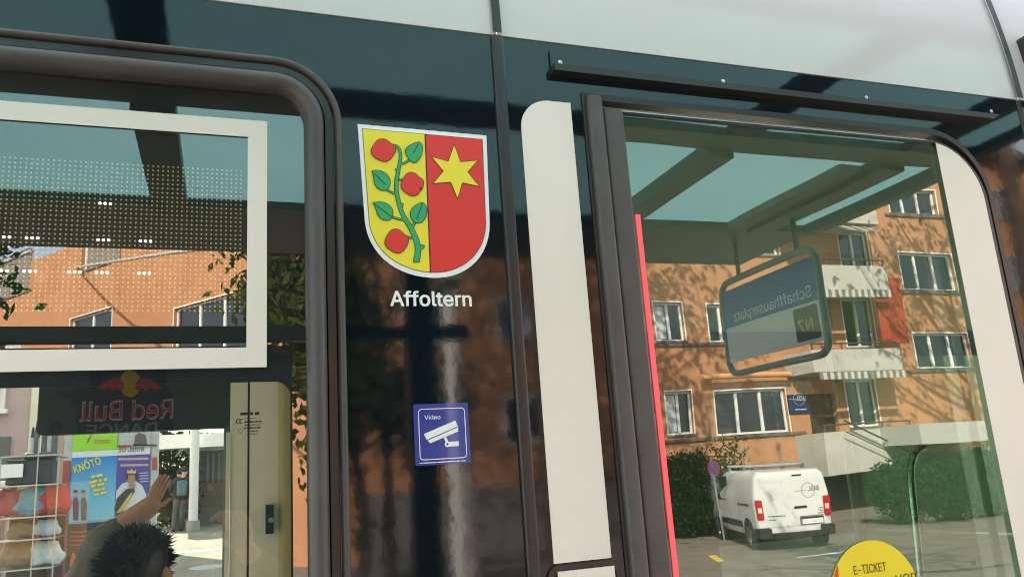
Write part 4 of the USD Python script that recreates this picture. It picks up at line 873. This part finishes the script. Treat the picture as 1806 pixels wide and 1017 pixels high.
for y0 in (833, 838, 843, 848): pp(pur, 'print_text', PX([(246, y0), (262, y0 - 1), (262, y0 + .6), (246, y0 + 1.6)]), pc(.55, .58, .68), 2)
dg2 = poster(xm_, px1, 925.5, 1100, pc(.04, .06, .05), 'dark green poster at the lower right')
for y0 in (929, 935): pp(dg2, 'print_text', PX([(207, y0), (258, y0 - 2), (258, y0), (207, y0 + 2)]), pc(.6, .62, .6))

# kiosk display rack with goods, left of the poster board
YR = 7.0
rk = thing('display_rack', 'glazed kiosk display rack with wire shelves left of the posters', 'display rack', (at(60, 950, YR)[0], YR, gz(YR)))
def R(px, py, Y=YR): return xz(px, py, Y)
rx0_, rx1_ = R(14, 850)[0], R(113, 850)[0]; rxm = R(74, 900)[0]
m_wire = mat('rack_wire', (.45, .46, .43), .35, metallic=.3)
for x, pyt in ((rx0_, 806), (rxm, 776), (rx1_, 800)): part(rk, 'upright', box(x - .005, x + .005, YR - .3, YR - .29, gz(YR), R(70, pyt)[1]), m_wire)
shelfz = [R(60, p_)[1] for p_ in (808, 858, 912, 950, 1000)]
for i, z in enumerate(shelfz):
    part(rk, 'shelf', [box(rx0_, rx1_, YR - .3, YR + .15, z, z + .012)], m_wire if i == 0 else m_steel_l)
    part(rk, 'shelf_edge', [box(rx0_, rx1_, YR - .312, YR - .3005, z + .001, z + .013)], m_wire)
part(rk, 'back_panel', box(rx0_, rx1_, YR + .155, YR + .17, gz(YR), shelfz[1]), m_dark)
def item(name, lab, cat, px, py, w, h, m, shape='box', z=None, d=.10, tilt=0):
    x, z0 = R(px, py); z0 = z if z is not None else z0
    if shape == 'box': g = tm(rbox(-w / 2, w / 2, -d / 2, d / 2, 0, h, .008))
    elif shape == 'bag':
        g = tm(manifold3d.Manifold.batch_hull([manifold3d.Manifold.sphere(r, 12).translate(p) for p, r in (((-w * .32, 0, h * .28), h * .27), ((w * .32, 0, h * .28), h * .27), ((-w * .2, 0, h * .68), h * .24), ((w * .2, 0, h * .68), h * .24))]).refine_to_length(.03))
        g.vertices += (meshkit.fbm(g.vertices * 14, 3, len(used)) - .5)[:, None] * [.05, .05, .05]; g.vertices *= [1, .55, 1]
        g.vertices[:, 2] -= g.vertices[:, 2].min()
    else: g = trimesh.creation.cylinder(radius=w / 2, height=h, sections=16); g.apply_translation([0, 0, h / 2])
    if tilt: g.apply_transform(trimesh.transformations.rotation_matrix(tilt, [0, 1, 0]))
    g.apply_translation([x, YR - .15, z0 - min(0, g.bounds[0][2])])
    t = thing(name, lab, cat, (x, YR - .15, z0)); part(t, 'body', g, m, smooth=40 if shape != 'bag' else 60); return t, x, z0
e_ = .0135
mi = lambda n, *c: mat(n, c, .5, vary=(14, .25, (.9, .9, .9)))
t_, x_0, z_0 = item('crate', 'dark grey crate on the second shelf of the rack', 'crate', 62, 850, .34, .20, mi('goods_charcoal', .05, .05, .055), z=shelfz[1] + .019, d=.24)
part(t_, 'price_card', slab(rrect(x_0 - .20, x_0 - .04, z_0 + .06, z_0 + .17, .006), YR - .30, YR - .29), m_s_white); part(t_, 'lid', rbox(x_0 - .05, x_0 + .17, YR - .26, YR - .05, z_0 + .201, z_0 + .26, .02), mi('goods_slate', .07, .075, .08))
t_, x_0, z_0 = item('picture_card', 'tilted white card with four dark pictures on the third shelf', 'card', 36, 905, .20, .30, m_s_white, z=shelfz[2] + .019, d=.012, tilt=-.12)
for dx, dz in ((-.03, .21), (.03, .17), (-.02, .11), (.04, .07)): part(t_, 'picture', slab(sbox(x_0 + dx - .025, z_0 + dz, x_0 + dx + .025, z_0 + dz + .05), YR - .170, YR - .1585), m_vdark)
item('shoulder_bag', 'turquoise blue bag on the third shelf of the rack', 'bag', 68, 905, .34, .25, mi('goods_blue', .05, .34, .50), 'bag', z=shelfz[2] + .019)
item('shoulder_bag', 'red bag at the right end of the third shelf', 'bag', 98, 905, .24, .28, mi('goods_red', .48, .03, .04), 'bag', z=shelfz[2] + .019)
item('shoulder_bag', 'dark red bag half hidden by the white picture card', 'bag', 20, 905, .20, .26, mi('goods_dark_red', .28, .03, .05), 'bag', z=shelfz[2] + .019)
item('plastic_bundle', 'crumpled pale blue bundle on the fourth shelf', 'bundle', 88, 945, .24, .15, mi('goods_pale_blue', .45, .60, .70), 'bag', z=shelfz[3] + .019)
item('plastic_bundle', 'olive brown bundle at the left of the fourth shelf', 'bundle', 45, 945, .26, .14, mi('goods_olive', .16, .15, .08), 'bag', z=shelfz[3] + .019)
item('plastic_bundle', 'white and blue bundle on the lowest visible shelf', 'bundle', 85, 995, .28, .22, mi('goods_white_blue', .55, .66, .70), 'bag', z=shelfz[4] + .019)
item('plastic_bundle', 'brown bundle at the left of the lowest visible shelf', 'bundle', 35, 995, .30, .22, mi('goods_brown', .26, .17, .10), 'bag', z=shelfz[4] + .019)
for i, (px_, h_, c) in enumerate(((62, .15, 'pale grey'), (69, .20, 'dark tall'), (83, .16, 'dark grey'), (92, .22, 'light grey'), (100, .17, 'black'))):
    t_, x_0, z_0 = item('bottle', c + ' bottle standing on the top wire shelf of the rack', 'bottle', px_, 808, .05, h_, mi('bottle_ink_%d' % i, *([.45, .45, .43] if 'grey' in c and 'dark' not in c else [.10, .11, .11])), 'cyl', z=shelfz[0] + .019)
    part(t_, 'neck', tube([(x_0, YR - .15, z_0 + h_), (x_0, YR - .15, z_0 + h_ + .05), (x_0, YR - .15, z_0 + h_ + .09)], [.018, .012, .008], 10), m_vdark)

# houses beyond
m_pink = mat('pink_render', (.50, .36, .34), .9, vary=(.8, .06, (1, 1, 1))); m_peach = mat('peach_render', (.66, .52, .40), .9, vary=(.8, .05, (1, 1, 1))); m_cream = mat('cream_render', (.74, .68, .52), .9)
YH = 14.0
ph = thing('pink_house', 'pink rendered house with a cream corner strip beyond the kiosk', 'building', (at(30, 800, YH)[0], YH, gz(YH)))
xh = xz(53, 740, YH)[0]; xh2 = xz(76, 740, YH)[0]
part(ph, 'wall', box(xh - 9, xh, YH, YH + 5, gz(YH) - .5, 8), m_pink); part(ph, 'corner_strip', box(xh + .002, xh2, YH - .03, YH + .5, gz(YH) - .5, 8), m_cream)
wz0, wz1 = xz(5, 722, YH)[1], xz(5, 690, YH)[1]; wx = xz(10, 710, YH)[0]
wnd = part(ph, 'window', box(wx - 1.2, wx, YH - .06, YH - .002, wz0, wz1 + 1), m_wframe); part(wnd, 'pane', box(wx - 1.12, wx - .08, YH - .07, YH - .061, wz0 + .08, wz1 + .9), m_wpane); part(wnd, 'sill', box(wx - 1.25, wx + .05, YH - .14, YH - .002, wz0 - .07, wz0 - .002), m_s_white)
part(ph, 'doorway', box(xh - 3.2, xz(17, 800, YH)[0], YH - .05, YH - .002, gz(YH), xz(10, 770, YH)[1]), m_plinth)
pc2 = thing('peach_house', 'peach coloured house wall behind the top of the rack', 'building', (xh2 + 1, YH + 2.5, gz(YH)))
part(pc2, 'wall', box(xh2 - .5, xz(150, 740, YH + 2.5)[0], YH + 2.5, YH + 8, gz(YH) - .3, 7.0), m_peach); part(pc2, 'roof', box(xh2 - .7, xz(150, 740, YH + 2.5)[0] + .3, YH + 2.2, YH + 8.3, 7.001, 7.4), L + 'roof_brown')
YG = 27.0
gg = thing('garage_building', 'white flat-roofed garage building with grey doors at the end of the road', 'building', (at(350, 860, YG)[0], YG, gz(YG)))
G = lambda px, py: xz(px, py, YG)
part(gg, 'fascia', box(G(240, 780)[0], G(520, 780)[0], YG - 1.4, YG + 6, G(340, 793)[1], G(340, 770)[1]), m_s_white)
part(gg, 'wall', box(G(326, 820)[0], G(352, 820)[0], YG, YG + 5, gz(YG) - .3, G(340, 794)[1]), m_balc)
part(gg, 'door', box(G(352, 820)[0] + .01, G(520, 820)[0], YG + .3, YG + .5, gz(YG), G(340, 794)[1]), mat('garage_door', (.16, .18, .17), .7))
for px_ in (364, 374, 384): part(gg, 'door_board', box(G(px_, 820)[0], G(px_ + 4, 820)[0], YG + .25, YG + .299, gz(YG), G(340, 800)[1]), mat('garage_board_%d' % px_, (.26, .30, .31), .6))
part(gg, 'base', box(G(352, 860)[0] + .02, G(400, 860)[0], YG - .1, YG + .29, gz(YG), G(370, 851)[1]), m_plinth)
ppil = at(343, 800, YG - 2)
lp_ = thing('road_pillar', 'pale blue-white pillar in front of the garage building', 'pillar', (ppil[0], YG - 2, gz(YG - 2)))
part(lp_, 'shaft', tube([(ppil[0], YG - 2, gz(YG - 2)), (ppil[0], YG - 2, at(343, 730, YG - 2)[2])], .13, 16), mat('pillar_white', (.66, .68, .70), .5), smooth=40); part(lp_, 'foot', tube([(ppil[0], YG - 2, gz(YG - 2)), (ppil[0], YG - 2, gz(YG - 2) + .3)], .19, 16), m_concrete, smooth=40)
for px_, lab in ((366, 'round pinkish stone bollard nearest the pillar'), (377, 'round pinkish stone bollard further from the pillar')):
    p_ = gpt(px_, 873); s_ = trimesh.creation.icosphere(2, .26); s_.vertices *= [1, 1, .8]; s_.vertices += (meshkit.fbm(s_.vertices * 6, 3) - .5)[:, None] * .05; s_.apply_translation([p_[0], p_[1], p_[2] + .15])
    single('stone_bollard', s_, mat('stone_pink', (.45, .30, .26), .8) if px_ == 366 else L + 'stone_pink', lab, 'bollard', smooth=True)
shrub('beech_hedge', 'tall brown and green beech hedge behind the walking man', at(284, 830, 26)[0], at(326, 830, 26)[0], 26, 27.5, gz(26), at(300, 792, 26)[2], 5000, lf_autumn, refl=False)
shrub('garden_shrub', 'bright green shrub above the garage roof', at(280, 765, 34)[0], at(390, 765, 34)[0], 34, 36, 4.2, at(300, 757, 34)[2], 3500, lf_hedge, refl=False, cat='shrub')
# shady greenery seen through the far door window
vh = thing('villa', 'pale shaded house across the road behind the tram door', 'building', (20, 13, gz(13)))
part(vh, 'wall', box(12.4, 34, 13, 20, gz(13) - .5, 8.5), mat('villa_render', (.46, .48, .36), .9, vary=(.7, .08, (1, 1, 1)))); part(vh, 'roof', box(12.0, 34.4, 12.6, 20.4, 8.501, 8.9), L + 'roof_brown')
for x in (16.5, 22.0, 27.0):
    for z in (5.6, ):
        w_ = part(vh, 'window', box(x, x + 1.3, 12.96, 12.998, z, z + 1.6), m_wframe); part(w_, 'pane', box(x + .08, x + 1.22, 12.94, 12.959, z + .08, z + 1.52), m_wpane)

tf = thing('timber_fence', 'tall dark timber fence across the road seen faintly through the tram door', 'fence', (9, 12.5, gz(12.5)))
m_tf = mat('fence_dark', (.045, .038, .03), .8, vary=(3, .3, (.8, .8, .8)))
for i, x in enumerate(np.arange(4.4, 12.3, .33)): part(tf, 'board', box(x, x + .32, 12.5 + .01 * (i % 2), 12.53 + .01 * (i % 2), gz(12.5) - .1, 5.8 + .03 * (i % 3)), m_tf)
# ================================================================ PEOPLE
m_skin = mat('skin', (.62, .36, .26), .5, subsurface_weight=.1); m_hair = mat('hair_black', (.008, .006, .005), .45)
m_jacket = mat('jacket_grey', (.20, .185, .165), .75, vary=(25, .2, (.8, .8, .8)), bump=(40, .5, .01)); m_navy = mat('cloth_navy', (.02, .022, .03), .8); m_jeans = mat('trousers_grey', (.085, .09, .095), .85); m_pack = mat('backpack_blue', (.09, .17, .21), .7, vary=(12, .2, (.9, .9, .9))); m_shoe = mat('shoe_dark', (.02, .02, .02), .6)
def hand(wrist, dirv, side, palmn, curl=.5, s=1.0):
    """Palm, four fingers of different lengths and a thumb; dirv points along the fingers, side towards the thumb, palmn out of the palm."""
    w = np.asarray(wrist, float); d, sd, pn = (np.asarray(k, float) / np.linalg.norm(k) for k in (dirv, side, palmn))
    B = [[(w, .024 * s), (w + d * .04 * s + sd * .020 * s, .015 * s), (w + d * .04 * s - sd * .020 * s, .014 * s)], [(w + d * .04 * s + sd * .022 * s, .014 * s), (w + d * .04 * s - sd * .022 * s, .013 * s), (w + d * .09 * s + sd * .028 * s, .011 * s), (w + d * .088 * s - sd * .028 * s, .010 * s)]]
    for k, (o, ln) in enumerate(((.028, .072), (.010, .080), (-.009, .075), (-.027, .058))):
        p = w + d * .09 * s + sd * o * s; a = 0
        for j, f in enumerate((.45, .32, .23)):
            a += curl * (.7 if j == 0 else 1.0); q = p + (d * math.cos(a) + pn * math.sin(a)) * ln * f * s * 1.05; B.append([(p, (.0092 - .0006 * j) * s), (q, (.0088 - .0008 * j) * s)]); p = q
    p = w + d * .025 * s + sd * .022 * s; q = p + (d * .6 + sd * .8 + pn * .3) * .034 * s; r_ = q + (d * .85 + sd * .2 + pn * .5) * .034 * s; B += [[(p, .013 * s), (q, .011 * s)], [(q, .0105 * s), (r_, .009 * s)]]
    return B
def hair_cap(c, r, up, n, spike, skipdir=None):
    ms = [tm(manifold3d.Manifold.sphere(1, 24))]; ms[0].vertices = ms[0].vertices * r + c; ms = [ms[0]]
    for i in range(n):
        d = rng.normal(size=3); d /= np.linalg.norm(d)
        if skipdir is not None and np.dot(d, skipdir) > .72 and d[2] < .4: continue
        b = c + d * r * .9; r_m = float(np.mean(r)); a = rng.normal(size=3) * .22; t = c + (d + a * .45) * (r_m + spike * rng.uniform(.2, 1.2) * (.2 + 3.2 * float(meshkit.noise(d * 3.4 + 9)) ** 2)); k = .006 * rng.uniform(.7, 1.3)
        e1 = np.cross(d, [.3, .5, .8]); e1 /= np.linalg.norm(e1); e2 = np.cross(d, e1)
        V = np.array([b + e1 * k, b - e1 * k * .5 + e2 * k * .87, b - e1 * k * .5 - e2 * k * .87, t]); ms.append(trimesh.Trimesh(V, [[0, 1, 3], [1, 2, 3], [2, 0, 3], [0, 2, 1]], process=False))
    return ms
# passenger standing inside, back half turned, one arm raised to the strap
ps = thing('person', 'passenger inside the tram with tousled black hair and grey jacket, arm raised', 'person', (-.24, 1.42, .36))
hd = at(238, 1000, 1.4); nk = hd + [.0, .02, -.13]
shl = np.array([hd[0] - .17, 1.43, hd[2] - .16]); shr = np.array([hd[0] + .18, 1.43, hd[2] - .22])
el = at(180, 958, 1.47); wr = at(264, 892, 1.52); hk = at(284, 852, 1.56); hip = np.array([hd[0] + .0, 1.44, 1.24])
head_b = [[(hd + [0, 0, .01], .080), (hd + [.02, -.01, -.05], .055)], [(hd + [.03, -.02, -.07], .05), (nk, .05)], [(nk, .052), (nk + [0, .02, -.08], .06)],
          [(hd + [.075, -.03, -.01], .012), (hd + [.09, -.03, -.03], .011)]]
hb_ = hand(wr, hk - wr, (.6, .1, -.6), (.6, -.4, .2), .12, .62)
legs = []
for s in (-1, 1):
    h_ = hip + [s * .09, 0, -.05]; kn = np.array([h_[0], 1.42, .84]); an = np.array([h_[0], 1.44, .45]); legs += [[(h_, .085), (kn, .06)], [(kn, .058), (an, .04)], [(an, .042), (an + [0, -.12, -.05], .032)]]
ls = np.array([shr[0] + .05, 1.35, shr[2] - .28]); lw = np.array([shr[0] - .02, 1.28, shr[2] - .50])
bm = body(head_b + [[(shl, .06), (el, .045)], [(el, .043), (wr, .030)]] + hb_ + [[(shl, .07), (shr, .07), (nk + [0, .02, -.12], .07)], [(shl + [.04, 0, -.03], .09), (shr + [-.04, 0, -.03], .09), (hip + [-.07, 0, .1], .10), (hip + [.07, 0, .1], .10)], [(hip + [-.08, 0, 0], .10), (hip + [.08, 0, 0], .10)], [(shr, .055), (ls, .042)], [(ls, .04), (lw, .03)]] + hand(lw, (-.2, -.3, -1), (-.5, -.5, 0), (-1, 0, 0), .4) + legs, .012, 2)
part(ps, 'body', bm, m_skin, smooth=60)
part(ps, 'hair', hair_cap(hd + [.004, -.012, .018], np.array([.083, .088, .085]), None, 5200, .010, np.array([.8, -.6, 0])), m_hair)
jk = body([[(shl + [-.005, 0, .0], .066), (el, .050)], [(el, .050), (el + (wr - el) * .30, .043)], [(shl, .085), (shr, .085), (nk + [0, .03, -.10], .075)], [(shl + [.04, 0, -.03], .105), (shr + [-.04, 0, -.03], .105), (hip + [-.07, 0, .0], .12), (hip + [.07, 0, .0], .12)], [(shr, .07), (ls, .055)], [(ls, .053), (lw + [0, 0, .02], .043)]], .03, 3)
jk.vertices += (meshkit.fbm(jk.vertices * 22, 3, 5) - .5)[:, None] * np.array([.022, .022, .022]); part(ps, 'jacket', jk, m_jacket, smooth=60)
tr_ = body([[(a_[0], a_[1] + .012), (b_[0], b_[1] + .014)] for i, (a_, b_) in enumerate(legs) if i % 3 < 2] + [[(hip + [-.08, 0, 0], .112), (hip + [.08, 0, 0], .112)]], .04, 3); part(ps, 'trousers', tr_, m_jeans, smooth=60)
# walking man with backpack, and a companion half hidden in front of him
pm_ = gpt(313, 937); YM = pm_[1]
def JM(px, py, dy=0): p = at(px, py, YM); return p + np.array([0, dy, 0])
k_ = YM / 1430 * 1.05
man = thing('person', 'person walking away up the road, dark jacket, grey trousers, blue backpack', 'person', pm_)
H = [(JM(326, 829.5), 5.2 * k_), (JM(326, 833), 4.4 * k_)]
bones = [H, [(JM(326, 834), 3 * k_), (JM(322, 842), 3.4 * k_)], [(JM(312, 846), 4 * k_), (JM(331, 846), 4 * k_), (JM(314, 872), 6.5 * k_), (JM(327, 872), 6.5 * k_)], [(JM(314, 876), 6 * k_), (JM(326, 876), 6 * k_)],
         [(JM(332, 846), 3.6 * k_), (JM(336, 860), 3.0 * k_)], [(JM(336, 860), 3 * k_), (JM(331, 872, .1), 2.3 * k_)], [(JM(310, 847), 3.6 * k_), (JM(303, 860), 3 * k_)], [(JM(303, 860), 3 * k_), (JM(301, 850, .18), 2.3 * k_)],
         [(JM(314, 880), 5.4 * k_), (JM(309, 908, .1), 4 * k_)], [(JM(309, 908, .1), 3.9 * k_), (JM(306.5, 931, -.1), 2.6 * k_)], [(JM(325, 880), 5.4 * k_), (JM(321, 908), 4 * k_)], [(JM(321, 908), 3.9 * k_), (JM(318, 930, .1), 2.6 * k_)],
         [(JM(306.5, 932, -.1), 2.4 * k_), (JM(305.5, 936, .05), 2 * k_)], [(JM(318, 931, .1), 2.4 * k_), (JM(318.5, 935, .25), 2 * k_)]]
part(man, 'body', body(bones, .05, 3), m_skin, smooth=60)
grow = lambda B, g: [[(p, r + g) for p, r in b] for b in B]
part(man, 'jacket', body(grow(bones[2:8], .02), .06, 3), m_navy, smooth=60); part(man, 'trousers', body(grow(bones[8:12] + [bones[3]], .016), .06, 3), m_jeans, smooth=60)
part(man, 'shoes', body(grow(bones[12:], .02), .05, 1), m_shoe, smooth=60)
hc = JM(326, 828.5); hcap = tm(manifold3d.Manifold.sphere(5.8 * k_, 20)); hcap.vertices += hc + [0, -.01, .02]; part(man, 'hair', hcap, m_hair, smooth=True)
bp_ = tm(rbox(-8 * k_, 8 * k_, -.22, -.05, -12 * k_, 12 * k_, .06)); bp_.vertices += JM(322, 860) + [0, -.05, 0]; bk = part(man, 'backpack', bp_, m_pack, smooth=40)
pk2 = tm(rbox(-6 * k_, 6 * k_, -.31, -.221, -10 * k_, 1 * k_, .035)); pk2.vertices += JM(322, 860) + [0, -.05, 0]; part(bk, 'front_pocket', pk2, m_pack, smooth=40)
com = thing('person', 'second dark-haired person close beside the one with the blue backpack', 'person', pm_ + [-.1, .45, 0])
JC = lambda px, py, dy=0: JM(px, py, dy) + np.array([0, .45, 0])
cb = [[(JC(316, 833), 5 * k_), (JC(316, 837), 4.2 * k_)], [(JC(316, 838), 3 * k_), (JC(314, 846), 3.4 * k_)], [(JC(308, 850), 4 * k_), (JC(320, 850), 4 * k_), (JC(309, 878), 6 * k_), (JC(320, 878), 6 * k_)], [(JC(310, 884), 5 * k_), (JC(311, 934), 2.6 * k_)], [(JC(319, 884), 5 * k_), (JC(320, 933), 2.6 * k_)], [(JC(305, 851), 3.4 * k_), (JC(301, 866), 2.8 * k_)], [(JC(301, 866), 2.8 * k_), (JC(304, 876, .1), 2.2 * k_)]]
part(com, 'body', body(cb, .05, 3), m_skin, smooth=60); part(com, 'jacket', body(grow([cb[2], cb[5]], .02), .06, 3), m_navy, smooth=60); part(com, 'trousers', body(grow(cb[3:5], .018), .06, 3), m_jeans, smooth=60)
hcap = tm(manifold3d.Manifold.sphere(5.6 * k_, 20)); hcap.vertices += JC(316, 832) + [0, -.01, .02]; part(com, 'hair', hcap, m_hair, smooth=True)

# the photographer on the platform (stands at the lens, seen only in reflection)
ph_ = thing('person', 'photographer on the platform holding a phone up, faintly mirrored in the window', 'person', (-.10, 1.75, .25), refl=True)
# mirrored coordinates: the lens is at y = 1.2
hd = np.array([-.12, 1.66, 1.83]); nk = hd + [0, .03, -.13]; sl, sr = np.array([-.30, 1.72, 1.60]), np.array([.08, 1.72, 1.60])
e1_, w1_ = np.array([.22, 1.52, 1.72]), np.array([.065, 1.31, 1.955]); e2_, w2_ = np.array([-.36, 1.70, 1.34]), np.array([-.36, 1.58, 1.12]); hp_ = np.array([-.11, 1.74, 1.12])
hb1 = hand(w1_, (-.25, -.5, .9), (-.9, -.2, -.3), (-.8, -.6, .1), .75, .9); hb2 = hand(w2_, (0, -.4, -.9), (.2, -.9, .3), (.9, .1, 0), .4)
lg = []
for s in (-1, 1):
    h_ = hp_ + [s * .09, 0, -.04]; kn = h_ + [0, -.02, -.42]; an = h_ + [0, .02, -.78]; lg += [[(h_, .09), (kn, .062)], [(kn, .06), (an, .042)], [(an + [0, 0, -.02], .042), (an + [0, -.15, -.055], .032)]]
B_ = [[(hd + [0, .01, .03], .092), (hd + [0, -.02, -.05], .066)], [(hd + [0, -.025, -.085], .045), (hd + [0, -.045, -.075], .032)], [(hd + [0, -.095, .0], .012), (hd + [0, -.108, -.028], .015)], [(hd + [.088, .02, .01], .014), (hd + [.088, .025, -.03], .012)], [(hd + [-.088, .02, .01], .014), (hd + [-.088, .025, -.03], .012)], [(hd + [0, .02, -.08], .055), (nk, .055)], [(sl, .065), (sr, .065), (nk + [0, .02, -.05], .065)], [(sl + [.05, 0, -.04], .10), (sr + [-.05, 0, -.04], .10), (hp_ + [-.08, 0, .1], .11), (hp_ + [.08, 0, .1], .11)], [(hp_ + [-.08, 0, 0], .115), (hp_ + [.08, 0, 0], .115)], [(sr, .058), (e1_, .045)], [(e1_, .043), (w1_, .029)], [(sl, .058), (e2_, .045)], [(e2_, .043), (w2_, .029)]]
part(ph_, 'body', body(B_ + hb1 + hb2 + lg, .012, 2), m_skin, smooth=60)
part(ph_, 'coat', body(grow(B_[6:9] + B_[9:13:2], .02) + [[(e1_, .058), (e1_ + (w1_ - e1_) * .8, .045)], [(e2_, .058), (e2_ + (w2_ - e2_) * .8, .045)]], .04, 3), m_navy, smooth=60); part(ph_, 'trousers', body(grow([b for i, b in enumerate(lg) if i % 3 < 2] + [B_[8]], .014), .05, 3), m_jeans, smooth=60); part(ph_, 'shoes', body(grow([b for i, b in enumerate(lg) if i % 3 == 2], .014), .04, 1), m_shoe, smooth=60)
hr = tm(manifold3d.Manifold.sphere(.108, 24)); hr.vertices *= [.95, 1.05, .9]; hr.vertices += hd + [0, .03, .05]; part(ph_, 'hair', hr, m_hair, smooth=True)
for s in (-1, 1):
    ey = trimesh.creation.icosphere(2, .012); ey.apply_translation(hd + [s * .034, -.079, .008]); part(ph_, 'eye', ey, m_s_white, smooth=True)
part(ph_, 'mouth', tube([hd + [-.024, -.080, -.062], hd + [0, -.086, -.064], hd + [.024, -.080, -.062]], .005, 6), mat('lips', (.35, .09, .08), .5), smooth=True)
phn = thing('phone', 'black phone held up in both hands by the photographer', 'phone', (-.02, 1.215, 2.1), refl=True)
part(phn, 'case', rbox(-.135, .022, 1.2060, 1.2150, 2.075, 2.150, .0042), m_device, smooth=40)
part(phn, 'lens_ring', tube([(-.03, 1.2059, 2.128), (-.03, 1.2045, 2.128)], .008, 16), m_alu)

# ---------------------------------------------------------------- alike things belong together
for names, g in ((('street_tree',), 'tall street trees on the platform side'), (('hedge',), 'hedges along the orange building'), (('shoulder_bag',), 'bags on the kiosk rack'), (('plastic_bundle',), 'bundles on the kiosk rack'), (('bottle',), 'bottles on top of the kiosk rack'), (('stone_bollard',), 'stone bollards by the garage building')):
    for p_ in stage.GetPrimAtPath('/World').GetChildren():
        if p_.GetName().split('_0')[0] in names: p_.SetCustomDataByKey('group', g)
